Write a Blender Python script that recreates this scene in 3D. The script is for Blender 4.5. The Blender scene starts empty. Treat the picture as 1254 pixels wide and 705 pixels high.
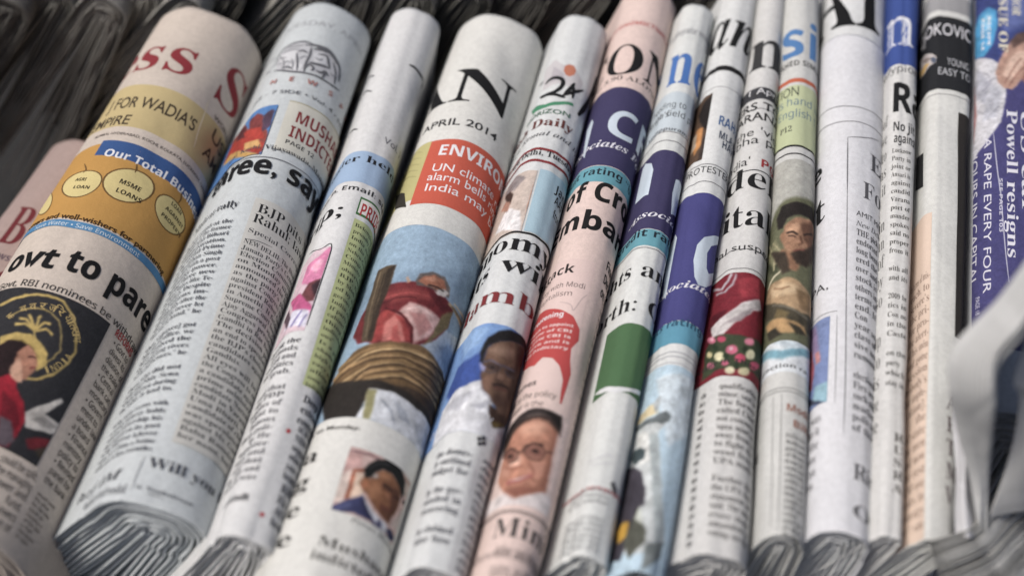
import bpy, bmesh, math, random
import numpy as np

SC = bpy.context.scene
COL = SC.collection

# ---------------------------------------------------------------- camera, light, exposure
cam = bpy.data.cameras.new('camera')
cam_ob = bpy.data.objects.new('camera', cam); COL.objects.link(cam_ob)
cam.sensor_width = 36.0
cam.lens = 36.0*2000.0/1254.0
cam.clip_start = 0.01; cam.clip_end = 50.0
_p = math.radians(48.65); _d = 0.615
cam_ob.location = (0.0, -_d*math.cos(_p), _d*math.sin(_p))
cam_ob.rotation_euler = (math.pi/2-_p, 0, 0)
cam.dof.use_dof = True
cam.dof.focus_distance = 0.640
cam.dof.aperture_fstop = 4.4
SC.camera = cam_ob

SUN_EL, SUN_AZ = 58.0, -108.0        # degrees; azimuth from +Y (away from the camera), positive to the right
world = bpy.data.worlds.new('World'); SC.world = world; world.use_nodes = True
wn = world.node_tree
sky = wn.nodes.new('ShaderNodeTexSky'); sky.sky_type = 'NISHITA'; sky.sun_disc = False
sky.sun_elevation = math.radians(SUN_EL); sky.sun_rotation = math.radians(SUN_AZ)
sky.dust_density = 6.0; sky.air_density = 0.7; sky.ozone_density = 1.0
wn.links.new(sky.outputs['Color'], wn.nodes['Background'].inputs['Color'])
wn.nodes['Background'].inputs['Strength'].default_value = 0.060
sun = bpy.data.lights.new('sun', 'SUN'); sun.energy = 1.5; sun.angle = math.radians(22); sun.color = (1.0, 0.96, 0.9)
sun_ob = bpy.data.objects.new('sun', sun); COL.objects.link(sun_ob)
sun_ob.rotation_euler = (math.radians(90-SUN_EL), 0, math.radians(180-SUN_AZ))
SC.view_settings.view_transform = 'Standard'; SC.view_settings.look = 'None'
SC.view_settings.exposure = 0.66; SC.view_settings.gamma = 1.0

SC.view_settings.use_white_balance = True          # the camera's white balance, set for shade
SC.view_settings.white_balance_temperature = 6420
# ---------------------------------------------------------------- geometry of the rolled papers (metres)
F_PX, W_PX, H_PX = 2000.0, 1254.0, 705.0
PITCH = math.radians(48.65)
DIST = 0.615
CAM = np.array([0.0, -DIST*math.cos(PITCH), DIST*math.sin(PITCH)])


class Roll:
    """A folded newspaper: an upside-down U (cap + legs) swept along a slightly tapering axis.
    u = arc length round the fold (0 at the tip), v = length along the axis from the near end."""

    def __init__(s, A, B, rn, rf, tn, tf, p, amp, seed, leg, splay=0.0):
        s.A = np.array(A, float); B = np.array(B, float)
        s.L = float(np.linalg.norm(B-s.A)); s.D = (B-s.A)/s.L
        E = np.cross(s.D, (0, 0, 1)); s.E = E/np.linalg.norm(E)
        s.N = np.cross(s.E, s.D)
        s.rn, s.rf, s.tn, s.tf, s.amp, s.leg = rn, rf, tn, tf, amp, leg
        s.splay = splay
        m = math.pi/2-splay
        a = np.linspace(-m, m, 161)
        x = np.sign(np.sin(a))*np.abs(np.sin(a))**(2/p); z = np.abs(np.cos(a))**(2/p)
        dx, dz = (x[-1]-x[-2], z[-1]-z[-2]); q = 12/abs(dz)
        x = np.r_[x[0]-dx*q, x, x[-1]+dx*q]; z = np.r_[z[0]+dz*q, z, z[-1]+dz*q]
        d = np.r_[0, np.cumsum(np.hypot(np.diff(x), np.diff(z)))]
        s.ts = d-d[-1]/2; s.tx = x; s.tz = z
        rs = np.random.RandomState(seed)
        s.w = [(rs.uniform(20, 110), rs.uniform(8, 70), rs.uniform(0, 6.28), rs.uniform(.4, 1)) for _ in range(7)]
        s.dents = [(rs.uniform(-.028, .028), rs.uniform(.0, s.L), rs.uniform(.004, .010), rs.uniform(.006, .03), rs.uniform(-.6, .6), rs.uniform(.3, 1)) for _ in range(14)]
        s.facet = (rs.uniform(2.6, 3.8), rs.uniform(0, 6))
        s.creases = [(rs.uniform(-1.3, 1.3), rs.uniform(-.25, .25), rs.uniform(.5, 1)) for _ in range(3)]

    def disp(s, u, v):
        o = np.zeros(np.broadcast(u, v).shape)
        for a, b, c, g in s.w:
            o = o+g*np.sin(a*u+b*v+c)
        o = o*s.amp/3
        for a, b, g in s.creases:                      # soft lengthwise creases left by the folding
            dd = (u/s.rn-a-b*v/s.L)/.22
            o = o-s.amp*.8*g*np.exp(-dd*dd)
        for a, b, ru, rv, sl, g in s.dents:            # dents and slanting wrinkles
            x = (u-a-sl*(v-b))/ru; y = (v-b)/rv
            o = o-s.amp*1.8*g*np.exp(-x*x-y*y)*np.clip(2.2-np.abs(u)/s.rn, 0, 1)
        o = o*(.25+.75*np.clip(2.6-np.abs(u)/s.rn, 0, 1))
        near = np.clip(1-v/.055, 0, 1)**2*(np.abs(u) < 1.9*s.rn)               # the ends are folded flat: facets near the cut
        o = o-s.amp*2.6*near*(1-np.abs(np.sin(s.facet[0]*u/s.rn*.5+s.facet[1])))
        return o

    def at(s, u, v, off=0.0):
        u = np.asarray(u, float); v = np.asarray(v, float)
        t = np.clip(v/s.L, -.2, 1.2); r = s.rn+(s.rf-s.rn)*t; tau = s.tn+(s.tf-s.tn)*t
        q = u/r
        x = np.interp(q, s.ts, s.tx); z = np.interp(q, s.ts, s.tz)
        e = .03
        dx = np.interp(q+e, s.ts, s.tx)-np.interp(q-e, s.ts, s.tx)
        dz = np.interp(q+e, s.ts, s.tz)-np.interp(q-e, s.ts, s.tz)
        n = np.hypot(dx, dz)+1e-9; nx, nz = -dz/n, dx/n
        o = s.disp(u, v)+off
        x = r*x+o*nx; z = r*z+o*nz
        c, k = np.cos(tau), np.sin(tau)
        X = x*c+z*k; Z = -x*k+z*c
        return s.A+v[..., None]*s.D+X[..., None]*s.E+Z[..., None]*s.N

# ---------------------------------------------------------------- materials
ALB = 0.85                           # newsprint white is about 0.65


def lin(c):
    return tuple((x/12.92 if x <= .04045 else ((x+.055)/1.055)**2.4)*ALB for x in (v/255.0 for v in c[:3]))


MATS = {}


def nodes(m):
    m.use_nodes = True
    return m.node_tree, m.node_tree.nodes['Principled BSDF']


def noise(nt, scale, detail=3, rough=.6, coords=None, stretch=None):
    t = nt.nodes.new('ShaderNodeTexNoise'); t.inputs['Scale'].default_value = scale
    t.inputs['Detail'].default_value = detail; t.inputs['Roughness'].default_value = rough
    g = nt.nodes.new('ShaderNodeNewGeometry')
    if stretch:
        mp = nt.nodes.new('ShaderNodeMapping'); mp.inputs['Scale'].default_value = stretch
        nt.links.new(g.outputs['Position'], mp.inputs['Vector']); nt.links.new(mp.outputs['Vector'], t.inputs['Vector'])
    else:
        nt.links.new(g.outputs['Position'], t.inputs['Vector'])
    return t


def ramp(nt, src, lo, hi, c0, c1):
    r = nt.nodes.new('ShaderNodeValToRGB')
    r.color_ramp.elements[0].position = lo; r.color_ramp.elements[1].position = hi
    r.color_ramp.elements[0].color = (*c0, 1); r.color_ramp.elements[1].color = (*c1, 1)
    nt.links.new(src, r.inputs['Fac'])
    return r


def mult(nt, a, b):
    x = nt.nodes.new('ShaderNodeMix'); x.data_type = 'RGBA'; x.blend_type = 'MULTIPLY'; x.inputs[0].default_value = 1
    nt.links.new(a, x.inputs[6]); nt.links.new(b, x.inputs[7])
    return x.outputs[2]


def paper_bump(nt, bs, strength=.25):
    f = noise(nt, 2600, 2); w = noise(nt, 120, 3)
    b1 = nt.nodes.new('ShaderNodeBump'); b1.inputs['Strength'].default_value = strength; b1.inputs['Distance'].default_value = .0001
    b2 = nt.nodes.new('ShaderNodeBump'); b2.inputs['Strength'].default_value = .35; b2.inputs['Distance'].default_value = .0012
    nt.links.new(w.outputs['Fac'], b2.inputs['Height']); nt.links.new(f.outputs['Fac'], b1.inputs['Height'])
    nt.links.new(b2.outputs['Normal'], b1.inputs['Normal']); nt.links.new(b1.outputs['Normal'], bs.inputs['Normal'])


def paper_mat(c):
    """newsprint: fibre flecks, faint blotches and the ghost of the print on the back of the sheet"""
    k = ('paper', tuple(c))
    if k in MATS: return MATS[k]
    m = bpy.data.materials.new('newsprint'); nt, bs = nodes(m)
    a = lin(c)
    r = ramp(nt, noise(nt, 45, 4).outputs['Fac'], .3, .7, tuple(x*.93 for x in a), a)
    f = ramp(nt, noise(nt, 3200, 2, .7).outputs['Fac'], .30, .55, (.80, .80, .79), (1, 1, 1))
    s = ramp(nt, noise(nt, 520, 2, .5).outputs['Fac'], .38, .62, (.925, .925, .925), (1, 1, 1))
    col = mult(nt, mult(nt, r.outputs['Color'], f.outputs['Color']), s.outputs['Color'])
    nt.links.new(col, bs.inputs['Base Color'])
    bs.inputs['Roughness'].default_value = .78; bs.inputs['Specular IOR Level'].default_value = .25
    paper_bump(nt, bs)
    MATS[k] = m
    return m


def ink_mat(c):
    k = ('ink', tuple(c))
    if k in MATS: return MATS[k]
    m = bpy.data.materials.new('printing_ink'); nt, bs = nodes(m)
    a = lin(c); lum = sum(a)/3
    a = tuple((x*.8+lum*.2)*.93 for x in a)              # inks on newsprint are never fully saturated
    up = tuple(min(x*1.12+.006, .8) for x in a)
    r = ramp(nt, noise(nt, 2300, 3, .7).outputs['Fac'], .35, .66, a, up)
    w = ramp(nt, noise(nt, 3600, 2, .7).outputs['Fac'], .62, .74, (0, 0, 0), (.028, .028, .027))
    r2 = ramp(nt, noise(nt, 60, 3).outputs['Fac'], .3, .7, (.92, .92, .92), (1, 1, 1))
    ad = nt.nodes.new('ShaderNodeMix'); ad.data_type = 'RGBA'; ad.blend_type = 'ADD'; ad.inputs[0].default_value = 1
    nt.links.new(mult(nt, r.outputs['Color'], r2.outputs['Color']), ad.inputs[6]); nt.links.new(w.outputs['Color'], ad.inputs[7])
    nt.links.new(ad.outputs[2], bs.inputs['Base Color'])
    bs.inputs['Roughness'].default_value = .8; bs.inputs['Specular IOR Level'].default_value = .15
    paper_bump(nt, bs, .15)
    MATS[k] = m
    return m


def photo_mat():
    if 'photo' in MATS: return MATS['photo']
    m = bpy.data.materials.new('printed_photograph'); nt, bs = nodes(m)
    v = nt.nodes.new('ShaderNodeVertexColor'); v.layer_name = 'print'
    f = ramp(nt, noise(nt, 2400, 3, .7).outputs['Fac'], .3, .7, (.88, .88, .88), (1.05, 1.05, 1.05))
    nt.links.new(mult(nt, v.outputs['Color'], f.outputs['Color']), bs.inputs['Base Color'])
    bs.inputs['Roughness'].default_value = .8; bs.inputs['Specular IOR Level'].default_value = .25
    paper_bump(nt, bs, .15)
    MATS['photo'] = m
    return m


def edge_mat(c):
    """inner pages: cut edges with the grey streaks of print running along them"""
    k = ('edge', tuple(c))
    if k in MATS: return MATS[k]
    m = bpy.data.materials.new('page_edges'); nt, bs = nodes(m)
    a = lin(c)
    r = ramp(nt, noise(nt, 900, 4, .7).outputs['Fac'], .32, .62, tuple(x*.78 for x in a), a)
    r2 = ramp(nt, noise(nt, 70, 3).outputs['Fac'], .3, .7, (.9, .9, .89), (1, 1, 1))
    nt.links.new(mult(nt, r.outputs['Color'], r2.outputs['Color']), bs.inputs['Base Color'])
    bs.inputs['Roughness'].default_value = .85; bs.inputs['Specular IOR Level'].default_value = .15
    paper_bump(nt, bs)
    MATS[k] = m
    return m


# ---------------------------------------------------------------- mesh helpers
def mesh_ob(name, V, F, mat, parent=None, base=(0, 0, 0), smooth=True, cols=None):
    V = np.asarray(V, float)-np.asarray(base); F = np.asarray(F, int)
    me = bpy.data.meshes.new(name); n = F.shape[1]
    me.vertices.add(len(V)); me.vertices.foreach_set('co', V.ravel())
    me.loops.add(F.size); me.loops.foreach_set('vertex_index', F.ravel())
    me.polygons.add(len(F)); me.polygons.foreach_set('loop_start', np.arange(0, F.size, n)); me.polygons.foreach_set('loop_total', np.full(len(F), n))
    me.update(calc_edges=True)
    if smooth: me.polygons.foreach_set('use_smooth', np.ones(len(F), bool))
    if cols is not None:
        at = me.color_attributes.new('print', 'FLOAT_COLOR', 'POINT')
        at.data.foreach_set('color', np.c_[cols, np.ones(len(cols))].ravel())
    me.materials.append(mat)
    o = bpy.data.objects.new(name, me); COL.objects.link(o)
    if parent: o.parent = parent
    return o


def grid_faces(a, b, flip=False):
    i = np.arange(a*b).reshape(a, b)
    f = np.stack([i[:-1, :-1], i[1:, :-1], i[1:, 1:], i[:-1, 1:]], -1).reshape(-1, 4)
    return f[:, ::-1] if flip else f


def shell(top, bot):
    """closed sheet of two matching grids (a, b, 3)"""
    a, b = top.shape[:2]; n = a*b
    i = np.arange(n).reshape(a, b)
    F = [grid_faces(a, b), grid_faces(a, b, True)+n]
    for e, fl in ((i[:, 0], 0), (i[:, -1], 1), (i[0], 1), (i[-1], 0)):
        q = np.stack([e[:-1], e[1:], e[1:]+n, e[:-1]+n], -1)
        F.append(q[:, ::-1] if not fl else q)
    return np.r_[top.reshape(-1, 3), bot.reshape(-1, 3)], np.concatenate(F)


def join(parts):
    V, F, n = [], [], 0
    for v, f in parts:
        V.append(v); F.append(f+n); n += len(v)
    return np.concatenate(V), np.concatenate(F)


def split_u(V2, T, step):
    """cut triangles until none is wider than step round the fold, so that print follows the curve"""
    V2 = np.asarray(V2, float); tri = V2[np.asarray(T, int)]
    for _ in range(14):
        u = tri[..., 0]; w = np.abs(u-np.roll(u, -1, 1)); big = w.max(1) > step
        if not big.any(): break
        keep, s = tri[~big], tri[big]; k = w[big].argmax(1); r = np.arange(len(s))
        a, b, c = s[r, k], s[r, (k+1) % 3], s[r, (k+2) % 3]; m = (a+b)/2
        tri = np.concatenate([keep, np.stack([a, m, c], 1), np.stack([m, b, c], 1)])
    for _ in range(8):
        u = tri[..., 1]; w = np.abs(u-np.roll(u, -1, 1)); big = w.max(1) > .006
        if not big.any(): break
        keep, s = tri[~big], tri[big]; k = w[big].argmax(1); r = np.arange(len(s))
        a, b, c = s[r, k], s[r, (k+1) % 3], s[r, (k+2) % 3]; m = (a+b)/2
        tri = np.concatenate([keep, np.stack([a, m, c], 1), np.stack([m, b, c], 1)])
    return tri.reshape(-1, 2), np.arange(len(tri)*3).reshape(-1, 3)


# ---------------------------------------------------------------- lettering
ALPHA = {'k': (0x1D400, 0x1D7CE), 's': (0x1D400, 0x1D7CE), 'i': (0x1D434, None), 'j': (0x1D468, 0x1D7CE),
         'n': (0x1D5A0, 0x1D7E2), 'N': (0x1D5D4, 0x1D7EC), 'X': (0x1D5D4, 0x1D7EC), 'o': (0x1D608, None), 'g': (None, None), 'G': (None, None)}
_txt = bpy.data.curves.new('lettering', 'FONT')
_txo = bpy.data.objects.new('lettering', _txt)
GLYPHS = {}


def letters(style, s, res):
    key = (style, s, res)
    if key in GLYPHS: return GLYPHS[key]
    a, d = ALPHA[style]; o = ''
    for ch in s:
        if a and 'A' <= ch <= 'Z': o += chr(a+ord(ch)-65)
        elif a and 'a' <= ch <= 'z': o += chr(0x210E if (a == 0x1D434 and ch == 'h') else a+26+ord(ch)-97)
        elif d and ch.isdigit(): o += chr(d+int(ch))
        else: o += ch
    _txt.body = o; _txt.size = 1; _txt.resolution_u = res
    _txt.offset = {'G': .016, 's': -.006 if res > 3 else -.002, 'X': .011}.get(style, 0)
    me = _txo.to_mesh(); me.calc_loop_triangles()
    n = len(me.vertices); V = np.zeros(n*3); me.vertices.foreach_get('co', V)
    T = np.zeros(len(me.loop_triangles)*3, int); me.loop_triangles.foreach_get('vertices', T)
    _txo.to_mesh_clear()
    GLYPHS[key] = (V.reshape(-1, 3)[:, :2], T.reshape(-1, 3))
    return GLYPHS[key]


def width(style, s):
    return (letters(style, s+'|', 2)[0][:, 0].max()-letters(style, '|', 2)[0][:, 0].max()) if s else 0.0


CAPS = {}


def cap(style):
    if style not in CAPS: CAPS[style] = letters(style, 'H', 2)[0][:, 1].max()
    return CAPS[style]


def line_of(style, pre, main, post, u0, u1, v, h):
    s = pre+main+post
    if not s.strip(): return None
    V, T = letters(style, s, 6 if h > .0035 else 3)
    if not len(V): return None
    V = V.copy(); w0 = width(style, pre); w1 = width(style, pre+main)
    k = (u1-u0)/max(w1-w0, 1e-6)
    V[:, 0] = u0+(V[:, 0]-w0)*k; V[:, 1] = v+V[:, 1]*h/cap(style)
    return V, T


# ---------------------------------------------------------------- printed pictures
def paint(w, h, du, dv, u0, v0, bg, grad, shapes, rs):
    nu, nv = max(int(w/du), 2)+1, max(int(h/dv), 2)+1
    U, Vv = np.meshgrid(np.linspace(0, w, nu)+u0, np.linspace(0, h, nv)+v0, indexing='ij')
    img = np.ones((nu, nv, 3))*np.array(bg, float)

    def field(s):
        gx = rs.normal(0, 1, (nu//s+3, nv//s+3)); ii = np.arange(nu)/s; jj = np.arange(nv)/s
        i0, j0 = ii.astype(int), jj.astype(int); fi, fj = (ii-i0)[:, None], (jj-j0)[None]
        fi = fi*fi*(3-2*fi); fj = fj*fj*(3-2*fj)
        return gx[i0][:, j0]*(1-fi)*(1-fj)+gx[i0+1][:, j0]*fi*(1-fj)+gx[i0][:, j0+1]*(1-fi)*fj+gx[i0+1][:, j0+1]*fi*fj
    U0, V0 = U, Vv
    U = U+.15*field(9)+.06*field(4); Vv = Vv+.15*field(9)+.06*field(4)      # edges in a photograph are never straight
    fold, wrk = field(12), field(5)
    for c, soft, pts in shapes:
        q = np.array(pts)
        soft = soft*.38+.14
        lo, hi = q.min(0)-soft*2, q.max(0)+soft*2
        si = np.where((U0[:, 0] >= lo[0]-1) & (U0[:, 0] <= hi[0]+1))[0]; sj = np.where((V0[0] >= lo[1]-1) & (V0[0] <= hi[1]+1))[0]
        if not len(si) or not len(sj): continue
        sl = (slice(si[0], si[-1]+1), slice(sj[0], sj[-1]+1))
        x, y = U[sl], Vv[sl]; ins = np.zeros(x.shape, bool); dist = np.full(x.shape, 1e9)
        for a, b in zip(q, np.roll(q, -1, 0)):
            e = b-a; L2 = (e*e).sum()+1e-9
            t = np.clip(((x-a[0])*e[0]+(y-a[1])*e[1])/L2, 0, 1)
            dist = np.minimum(dist, (x-a[0]-t*e[0])**2+(y-a[1]-t*e[1])**2)
            if abs(e[1]) > 1e-9:
                ins ^= ((a[1] > y) != (b[1] > y)) & (x < e[0]*(y-a[1])/e[1]+a[0])
        sd = np.where(ins, -1, 1)*np.sqrt(dist)
        al = np.clip(.5-sd/(2*soft+.05), 0, 1); al = (al*al*(3-2*al))[..., None]
        q1 = 1 if soft < 1 else .3
        tone = np.array(c, float)*(1+q1*.05*fold[sl][..., None]+q1*.035*wrk[sl][..., None])
        img[sl] = img[sl]*(1-al)+tone*al
    g = np.zeros((nu, nv))
    for s in (3, 7):                                     # uneven inking and grain of the press
        gx = rs.normal(0, 1, (nu//s+3, nv//s+3)); ii = np.arange(nu)/s; jj = np.arange(nv)/s
        i0, j0 = ii.astype(int), jj.astype(int); fi, fj = (ii-i0)[:, None], (jj-j0)[None]
        g += (gx[i0][:, j0]*(1-fi)*(1-fj)+gx[i0+1][:, j0]*fi*(1-fj)+gx[i0][:, j0+1]*(1-fi)*fj+gx[i0+1][:, j0+1]*fi*fj)
    for _ in range(1):
        img = (img+np.roll(img, 1, 0)+np.roll(img, -1, 0))/3 if nu > 4 else img
        img = (img+np.roll(img, 1, 1)+np.roll(img, -1, 1))/3 if nv > 4 else img
    lum = img.mean(-1, keepdims=True); img = img*.86+lum*.14
    img = np.clip(img*(1+.028*g[..., None])+rs.normal(0, 4, (nu, nv, 1)), 0, 255)/255
    img = np.where(img <= .04045, img/12.92, ((img+.055)/1.055)**2.4)*ALB
    return U0, V0, img


# ---------------------------------------------------------------- one newspaper
def empty(name, loc, label, cat, group=None):
    o = bpy.data.objects.new(name, None); COL.objects.link(o); o.location = loc; o.empty_display_size = .02
    o['label'] = label; o['category'] = cat
    if group: o['group'] = group
    return o


def build_paper(d):
    R = Roll(*d['roll']); rs = np.random.RandomState(int(abs(R.A[0])*1e4) % 9999)
    base = R.A+np.array([0, 0, -R.leg])
    root = empty(d['name'], base, d['label'], 'newspaper', d['group'])
    rmax = max(R.rn, R.rf); arc = rmax*2.1
    fine = max(.0005, rmax/28)
    us = np.r_[np.arange(-R.leg, -arc, .005), np.arange(-arc, arc, fine), np.arange(arc, R.leg, .005), R.leg]
    us = np.unique(np.round(us, 6))
    vs = np.linspace(0, 1, int(R.L/.002)+2)

    def sheet(off, v0, v1, th, jag, seed, uu=us, vv=vs, wob=0.0):
        r2 = np.random.RandomState(seed)
        U, T = np.meshgrid(uu, vv, indexing='ij')
        j0 = sum(r2.uniform(.3, 1)*np.sin(U*r2.uniform(60, 300)+r2.uniform(0, 6)) for _ in range(4))*.00018*jag
        j1 = sum(r2.uniform(.3, 1)*np.sin(U*r2.uniform(80, 500)+r2.uniform(0, 6)) for _ in range(4))*.0003
        V = (v0+j0)*(1-T)+(v1+j1)*T
        o = off
        if wob:
            q = U/R.rn
            o = off+wob*(.6*np.sin(q*r2.uniform(.8, 1.8)+r2.uniform(0, 6))+.25*np.sin(q*r2.uniform(2, 4)+r2.uniform(0, 6))+.5*np.abs(((q*r2.uniform(.6, 1)+r2.uniform(0, 2)) % 2)-1))
        return shell(R.at(U, V, o), R.at(U, V, o-th))

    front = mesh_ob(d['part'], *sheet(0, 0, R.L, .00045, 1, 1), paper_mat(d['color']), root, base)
    # inner pages, nested inside the fold; their cut ends show at the near end
    g = min(d['gap'], R.rn/5.2); n = int(R.rn*.93/g); parts = []
    uu = us[::2]; vv = np.linspace(0, 1, 14)
    for k in range(1, n+1):
        parts.append(sheet(-k*g+.0003, .0003+rs.uniform(0, .0012)*d['jag'], .07, g*rs.uniform(.5, .66), 1.3*d['jag'], 100+k, uu, vv, g*.10))
    for k in range(3 if R.rn > .009 else 2):          # the innermost leaves hang straight down between the legs
        m = 3 if R.rn > .009 else 2
        phi = (k-(m-1)/2)/(m)*1.2*R.splay
        S, T = np.meshgrid(np.linspace(0, 1, 30), np.linspace(.0008+.001*rs.rand(), .05, 8), indexing='ij')
        q = R.rn*(.02+.05*rs.rand())+S*.15
        x = (k-(m-1)/2)*g*.8+q*math.tan(phi)+.0002*np.sin(S*9+k)
        ps = []
        for dx in (-g*.28, g*.28):
            X = (x+dx)*math.cos(R.tn)-q*math.sin(R.tn); Z = -(x+dx)*math.sin(R.tn)-q*math.cos(R.tn)
            ps.append(R.A+T[..., None]*R.D+X[..., None]*R.E+Z[..., None]*R.N)
        parts.append(shell(ps[1], ps[0]))
    if parts: mesh_ob('inner_pages', *join(parts), edge_mat(d['inner']), root, base)
    # print
    host, lift, lay = front, 0.0, 0
    M = .001
    step = min(.001, R.rf/11)
    for it in d['items']:
        kind, part = it[0], it[1]
        off = lift+.00004+lay*.000012
        if kind == 'w':
            v1 = it[2]*M; lift = .0009
            host = mesh_ob(part, *sheet(lift, -.001, v1, .0004, 1.2, 7), paper_mat(it[3]), root, base)
            continue
        if kind in 'rp':
            u0, u1, v0, v1 = [x*M for x in it[2:6]]
            if kind == 'r':
                nu = max(int((u1-u0)/fine), 2)+1; nv = max(int((v1-v0)/.002), 1)+2
                U, V = np.meshgrid(np.linspace(u0, u1, nu), np.linspace(v0, v1, nv), indexing='ij')
                mesh_ob(part, R.at(U, V, off).reshape(-1, 3), grid_faces(nu, nv), ink_mat(it[6]), host, base)
            else:
                U, V, img = paint((u1-u0)*1000, (v1-v0)*1000, .28, .28, u0*1000, v0*1000, it[6], it[7], it[8], rs)
                mesh_ob(part, R.at(U*M, V*M, off).reshape(-1, 3), grid_faces(*U.shape), photo_mat(), host, base, cols=img.reshape(-1, 3))
            lay += 1; continue
        T2 = []; color = None
        if kind == 't':
            _, _, st, pre, main, post, u0, u1, v, h, color = it
            T2.append(line_of(st, pre, main, post, u0*M, u1*M, v*M, h*M))
        elif kind == 'd':
            _, _, st, pre, main, post, v0, v1, u, h, color = it
            q = line_of(st, pre, main, post, 0, (v0-v1)*M, 0, h*M)
            T2.append((np.c_[u*M+q[0][:, 1]-h*M/2, v0*M-q[0][:, 0]], q[1]))
        elif kind == 'b':
            _, _, st, lines, u0, u1, v0, v1, color, al, kh = it
            pitch = (v0-v1)/max(len(lines)-1, 1); cw = (u1-u0)*M; h = abs(pitch)*kh*M
            nat = np.median([width(st, l) for l in lines if len(l) > 6] or [width(st, l) for l in lines if l] or [1])
            for i, l in enumerate(lines):
                if not l: continue
                ind = .1*cw if l[0] == ' ' or it[3][i].startswith('   ') else 0
                w = width(st, l); k = cw/nat*.97; wl = w*k
                if al == 'j' or (al == 'r' and wl > cw): wl = cw-ind if wl > .72*cw else wl
                if al == 'r': a, b = u1*M-wl, u1*M
                else: a, b = u0*M+ind, u0*M+ind+wl
                T2.append(line_of(st, '', l, '', a, b, (v0-i*pitch)*M, h))
        elif kind == 'g':
            color = it[3]; P = it[2]
            bm = bmesh.new(); f = bm.faces.new([bm.verts.new((x*M, y*M, 0)) for x, y in P])
            bmesh.ops.triangulate(bm, faces=[f]); bm.verts.index_update()
            T2.append((np.array([v.co[:2] for v in bm.verts]), np.array([[v.index for v in f.verts] for f in bm.faces]))); bm.free()
            lay += 1
        elif kind == 'l':
            P = np.array(it[2])*M; w = it[3]*M/2; color = it[4]
            tt = np.linspace(0, len(P)-1, (len(P)-1)*6+1)
            ext = np.r_[[2*P[0]-P[1]], P, [2*P[-1]-P[-2]]]; i = np.minimum(tt.astype(int), len(P)-2); f = (tt-i)[:, None]
            a, b, c, e = ext[i], ext[i+1], ext[i+2], ext[i+3]
            Q = .5*((2*b)+(-a+c)*f+(2*a-5*b+4*c-e)*f*f+(-a+3*b-3*c+e)*f**3)
            tg = np.gradient(Q, axis=0); tg /= np.linalg.norm(tg, axis=1)[:, None]+1e-12; nn = np.c_[-tg[:, 1], tg[:, 0]]*w
            tap = np.minimum(1, .45+np.minimum(tt, tt[-1]-tt))[:, None]
            V2 = np.concatenate([Q+nn*tap, Q-nn*tap]); n2 = len(Q); k = np.arange(n2-1)
            T2.append((V2, np.concatenate([np.c_[k, k+1, k+n2], np.c_[k+1, k+1+n2, k+n2]]))); lay += 1
        elif kind == 'a':
            _, _, st, s, u, v, r, a0, a1, h, color = it
            for i, ch in enumerate(s):
                if ch == ' ': continue
                an = math.radians(a0+(a1-a0)*i/(len(s)-1)); q = line_of(st, '', ch, '', -h*M*.4, h*M*.4, 0, h*M)
                up = st == 'g' and a0 > 0
                an = math.radians(a1+(a0-a1)*i/(len(s)-1)) if up else an
                if up: X, Y = (math.sin(an), -math.cos(an)), (math.cos(an), math.sin(an))
                else: X, Y = (-math.sin(an), math.cos(an)), (-math.cos(an), -math.sin(an))
                c = (u*M+r*M*math.cos(an), v*M+r*M*math.sin(an))
                T2.append((np.c_[c[0]+q[0][:, 0]*X[0]+q[0][:, 1]*Y[0], c[1]+q[0][:, 0]*X[1]+q[0][:, 1]*Y[1]], q[1]))
        T2 = [q for q in T2 if q is not None and len(q[1])]
        if not T2: continue
        V2, T = join(T2)
        T = T[(np.abs(V2[T][:, :, 0]).max(1) < R.leg) & (V2[T][:, :, 1].min(1) > -.0005) & (V2[T][:, :, 1].max(1) < R.L+.0005)]
        if not len(T): continue
        V2, T = split_u(V2, T, step)
        V2 = V2[T].reshape(-1, 2); T = np.arange(len(V2)).reshape(-1, 3)
        # face the same way as the page
        A = V2.reshape(-1, 3, 2); sgn = np.cross(A[:, 1]-A[:, 0], A[:, 2]-A[:, 0]) < 0
        T[sgn] = T[sgn][:, ::-1]
        mesh_ob(part, R.at(V2[:, 0], V2[:, 1], off+.000008), T, ink_mat(color), host, base)
    return root


def smooth_grid(C, a, b):
    """Catmull-Rom surface through a grid of control points"""
    def cr(C, n):
        C = np.asarray(C, float); E = np.concatenate([[2*C[0]-C[1]], C, [2*C[-1]-C[-2]]]); t = np.linspace(0, len(C)-1, n)
        i = np.minimum(t.astype(int), len(C)-2); f = (t-i).reshape(-1, *([1]*(C.ndim-1)))
        p, q, r, s = E[i], E[i+1], E[i+2], E[i+3]
        return .5*(2*q+(-p+r)*f+(2*p-5*q+4*r-s)*f*f+(-p+3*q-3*r+s)*f**3)
    return np.swapaxes(cr(np.swapaxes(cr(C, a), 0, 1), b), 0, 1)

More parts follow.
